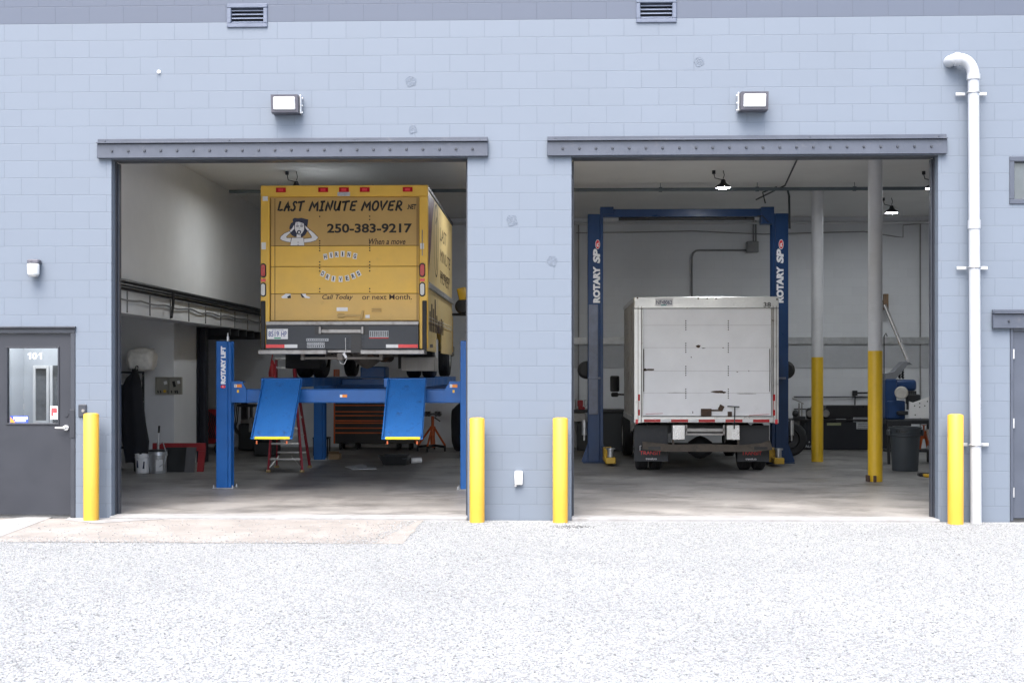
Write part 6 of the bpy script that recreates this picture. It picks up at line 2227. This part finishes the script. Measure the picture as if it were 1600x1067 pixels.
# boombox on it
ys = yq + .05
x, z = wx(1278, ys), zw
t = thing('radio', (x, ys, z), 'black two-speaker radio on the parts counter behind the rear column', 'radio')
b = B(); b.box(wx(1261, ys), wx(1295, ys), ys, ys + .2, z + .001, z + .24, .05, seg=3); b.build('case', M['tool_black'], t)
for px in (1266, 1290.5):
    b = B(); b.rev([(.0, .2), (.05, .1), (.075, 0), (.08, .5), (.07, 1)], (wx(px, ys), ys - .001, z + .12), (0, -.02, 0), 20); b.build('speaker', M['steel'], t)
b = B(); b.tube([(wx(1268, ys), ys + .1, z + .22), (wx(1270, ys), ys + .1, z + .3), (wx(1287, ys), ys + .1, z + .3), (wx(1289, ys), ys + .1, z + .22)], .012, 6); b.build('handle', M['tool_black'], t)
# small press/vice things at counter's left end
x = wx(1250, ys)
t = thing('drill_stand', (x, ys, zw), 'small dark bench fixture with rods on the counter next to the navy lift post', 'bench tool')
b = B(); b.box(x - .12, x + .12, ys, ys + .2, zw, zw + .06, .01); b.blob((x - .08, ys + .1, zw + .12), .07, .07, .08, .1, 2, 2); b.build('base', M['dark_metal'], t)
b = B(); b.cyl((x, ys + .1, zw), (x, ys + .1, zw + .35), .018, n=10); b.cyl((x + .06, ys + .1, zw), (x + .06, ys + .1, zw + .34), .014, n=10); b.bar((x - .15, ys + .1, zw + .45), (x + .1, ys + .1, zw + .33), .02, .02); b.build('rod', M['steel'], t)
# tyre leaning behind right post
yq2 = 10.2
x = wx(1234, yq2)
z = .36
t = thing('spare_tyre', (x, yq2, 0), 'black tyre leaning behind the navy lift post next to the counter', 'tyre')
b = B(); b.rev([(.2, 0), (.3, 0), (.34, .15), (.355, .4), (.355, .6), (.34, .85), (.3, 1), (.2, 1), (.2, 0)], (x, yq2, .356), (0, .2, 0), 36); b.build('tyre', M['tyre'], t)
b = B(); b.rev([(.205, .1), (.19, .4), (.08, .5), (.06, .3), (0, .3)], (x, yq2, .356), (0, .2, 0), 28); b.build('rim', M['dark_metal'], t)
# wall pipe rails behind
b = B()
for py in (620, 639):
    b.tube([(wx(1240, YW), YW - .02, wz(py, 1300, YW)), (wx(1380, YW), YW - .02, wz(py, 1300, YW))], .012, 6)
x = wx(1335, YW)
b.tube([(x, YW - .05, wz(645, 1335, YW)), (x, YW - .05, wz(612, 1335, YW))], .014, 6); b.box(x - .05, x + .05, YW - .08, YW, wz(618, 1335, YW), wz(610, 1335, YW), .006)
b.tube([(x, YW - .05, wz(614, 1335, YW)), (x + .6, YW - .05, wz(613, 1335, YW))], .018, 6)
b.build('air_line', M['dark_metal'], bld)

# trash can
x, y = gp(1414, 735)
t = thing('rubbish_bin', (x, y, 0), 'round dark grey plastic bin beside the yellow and white column', 'bin')
s = (wx(1437, y) - wx(1391, y)) / 2; h = wz(667, 1414, y)
b = B()
b.rev([(0, 0), (s * .84, 0), (s * .86, .02), (s * .98, .78), (s * 1.05, .80), (s * 1.05, .84), (s * 1.0, .85), (s * 1.03, .965), (s * 1.1, .97), (s * 1.1, 1), (s * 1.0, 1), (s * .85, .05), (0, .05)], (x, y, .002), (0, 0, h), 36)
b.build('barrel', M['bin_grey'], t)
for sg in (-1, 1):
    b = B(); b.box(min(x + sg * s * 1.02, x + sg * s * 1.2), max(x + sg * s * 1.02, x + sg * s * 1.2), y - .09, y + .09, h * .8, h * .95, .02); b.build('handle', M['bin_grey'], t)
b = B(); 
b.text('KEMP', -.9, -.1, h * .88, h * .935, lambda u, v: (x + s * 1.02 * math.sin(u * 1.0), y - s * 1.02 * math.cos(u * 1.0) - .004, v), bold=.03); b.build('lettering', M['tool_black'], t)
# brake lathe machine
yq = 8.4
t = thing('brake_lathe', (wx(1412, yq), yq, 0), 'blue workshop machine with round pale disc and steel hood behind the grey bin', 'machine')
mz = lambda py: wz(py, 1410, yq)
mx_ = lambda px: wx(px, yq)
b = B()
b.box(mx_(1386), mx_(1404), yq + .1, yq + .6, mz(655), mz(592), .02); b.box(mx_(1401), mx_(1437), yq + .15, yq + .55, mz(611), mz(593), .06, seg=3); b.box(mx_(1388), mx_(1416), yq + .05, yq + .5, mz(655), mz(626), .02)
b.build('body', M['machine_blue'], t)
b = B()
b.prism([(mx_(p), mz(q)) for p, q in ((1385, 594), (1401, 594), (1423, 568), (1429, 570), (1424, 566), (1415, 565), (1400, 581), (1385, 584))][::-1], lambda u, v, k: (u, k, v), yq + .12, yq + .42)
b.build('hood', paint('hood_grey', (.22, .23, .25), .5, metal=.3), t)
b = B(); b.rev([(0, 0), (.10, .02), (.118, .3), (.12, .6), (.10, 1), (0, 1)], (mx_(1407), yq - .05, mz(614)), (.03, .1, .01), 28); b.build('disc', paint('disc_pale', (.55, .53, .49), .7, var=.2), t)
b = B(); b.cyl((mx_(1407), yq + .05, mz(614)), (mx_(1407), yq + .2, mz(614)), .035, n=14)
for k in range(5):
    b.cyl((mx_(1420 + k * 3.2), yq + .08, mz(640 - k % 2 * 4)), (mx_(1421 + k * 3), yq + .12, mz(611)), .022, n=10)
b.box(mx_(1402), mx_(1418), yq - .05, yq + .1, mz(648), mz(642), .01); b.box(mx_(1418), mx_(1440), yq + .05, yq + .15, mz(632), mz(616), .02)
b.build('spindle', M['dark_metal'], t)
b = B(); b.box(mx_(1382), mx_(1466), yq - .12, yq + .65, mz(662), mz(655.5), .008); b.box(mx_(1384), mx_(1420), yq - .16, yq - .121, mz(665), mz(656), .006)
for px in (1386, 1462):
    b.box(mx_(px), mx_(px + 4), yq - .05, yq + .0, .002, mz(662.5), .004); b.box(mx_(px), mx_(px + 4), yq + .5, yq + .55, .002, mz(662.5), .004)
b.box(mx_(1386), mx_(1466), yq, yq + .5, .22, .26, .006)
b.build('stand', M['dark_metal'], t)
b = B()
for dx in (0, 5):
    pts = [(mx_(1414 + dx) + .012 * math.sin(k * 2.2), yq + .35, mz(572 + k * 1.5)) for k in range(14)]
    b.tube(pts, .022, 8)
b.build('hose', M['dark_metal'], t)
b = B(); b.tube([(mx_(1376), yq + .2, mz(590)), (mx_(1386), yq + .2, mz(590)), (mx_(1386), yq + .2, mz(525)), (mx_(1389), yq + .2, mz(520)), (mx_(1391), yq + .2, mz(525))], .01, 6); b.build('cable', M['black_rubber'], t)
# exhaust arm tube
yq3 = yq + .5
b = B()
A = Vector((wx(1382, yq3), yq3, wz(476, 1382, yq3))); D = Vector((wx(1417, yq3), yq3 - .1, wz(566, 1417, yq3)))
b.cyl(A, D, .035, n=20)
b.cyl(A.lerp(D, .62), A.lerp(D, .66), .05, n=20)
tag(b.build('extraction_arm', M['chrome'], loc=(D.x, D.y, D.z)), 'shiny steel extraction tube slanting above the blue machine', 'tube')
b = B(); x, z = at(1384, 470, YW - .3); b.box(x - .05, x + .05, YW - .35, YW - .25, z - .2, z + .15, .01)
b.bar((x, YW - .3, z), (x, YW - .005, z), .04, .04)
tag(b.build('wood_block', M['wood'], loc=(x, YW - .3, z)), 'brown wooden block on the wall above the steel tube', 'block')
# white perforated plate
yw = yq - .1
zt0 = mz(655)
b = B()
pl = [(1421, 653), (1421, 627), (1427, 629), (1450, 621), (1462, 617), (1462, 653)]
b.prism([(wx(p, yw), wz(q, p, yw)) for p, q in pl][::-1], lambda u, v, k: (u, k, v), yw, yw + .04)
for (p, q) in ((1429, 634), (1437, 630), (1449, 627), (1453, 633), (1437, 636), (1445, 634), (1430, 648)):
    b.cyl((wx(p, yw), yw - .001, wz(q, p, yw)), (wx(p, yw), yw - .004, wz(q, p, yw)), .012, n=10, mi=1)
tag(b.build('drilled_plate', [M['white_paint'], M['ink']], loc=(wx(1440, yw), yw, zt0)), 'white drilled metal plate propped on the machine stand', 'plate')
# orange jack stand and white bucket on lower shelf
yj2 = yq + .1
xj = wx(1446, yj2)
t = thing('jack_stand', (xj, yj2, .262), 'orange jack stand on the low shelf beside the grey bin', 'jack stand')
b = B()
for dx, dy2 in ((-.1, -.08), (.1, -.08), (.1, .08), (-.1, .08)):
    b.bar((xj + dx * .25, yj2 + .1 + dy2 * .3, .56), (xj + dx, yj2 + .1 + dy2, .265), .045, .012)
b.box(xj - .04, xj + .04, yj2 + .07, yj2 + .13, .5, .60, .006)
b.build('leg', M['jack_orange'], t)
b = B(); b.box(xj - .015, xj + .015, yj2 + .085, yj2 + .115, .45, .70, .004); b.prism([(xj - .05, .72), (xj - .03, .70), (xj + .03, .70), (xj + .05, .72), (xj + .03, .712), (xj - .03, .712)], lambda u, v, k: (u, k, v), yj2 + .07, yj2 + .13); b.build('post', M['jack_orange'], t)
xb_ = wx(1457, yq + .3)
b = B(); b.rev([(0, 0), (.11, 0), (.125, .9), (.132, .92), (.132, 1), (.12, 1), (.1, .05), (0, .05)], (xb_, yq + .3, .262), (0, 0, .36), 24)
tag(b.build('plastic_bucket', M['white_paint'], loc=(xb_, yq + .3, .262)), 'white bucket on the machine stand shelf behind the orange jack stand', 'bucket')
# small yellow-black tool on the floor near the right jamb
x, y = gp(1451, 746)
b = B(); b.box(x - .05, x + .2, y, y + .15, .002, .05, .015, mi=0); b.box(x - .09, x + .2, y + .2, y + .32, .002, .06, .015, mi=1); b.box(x - .05, x + .1, y + .16, y + .19, .02, .05, .01, mi=1)
tag(b.build('floor_tool', [M['amber'], M['tool_black']], loc=(x, y, 0)), 'small yellow and black tool lying on the floor by the bay jamb', 'tool')
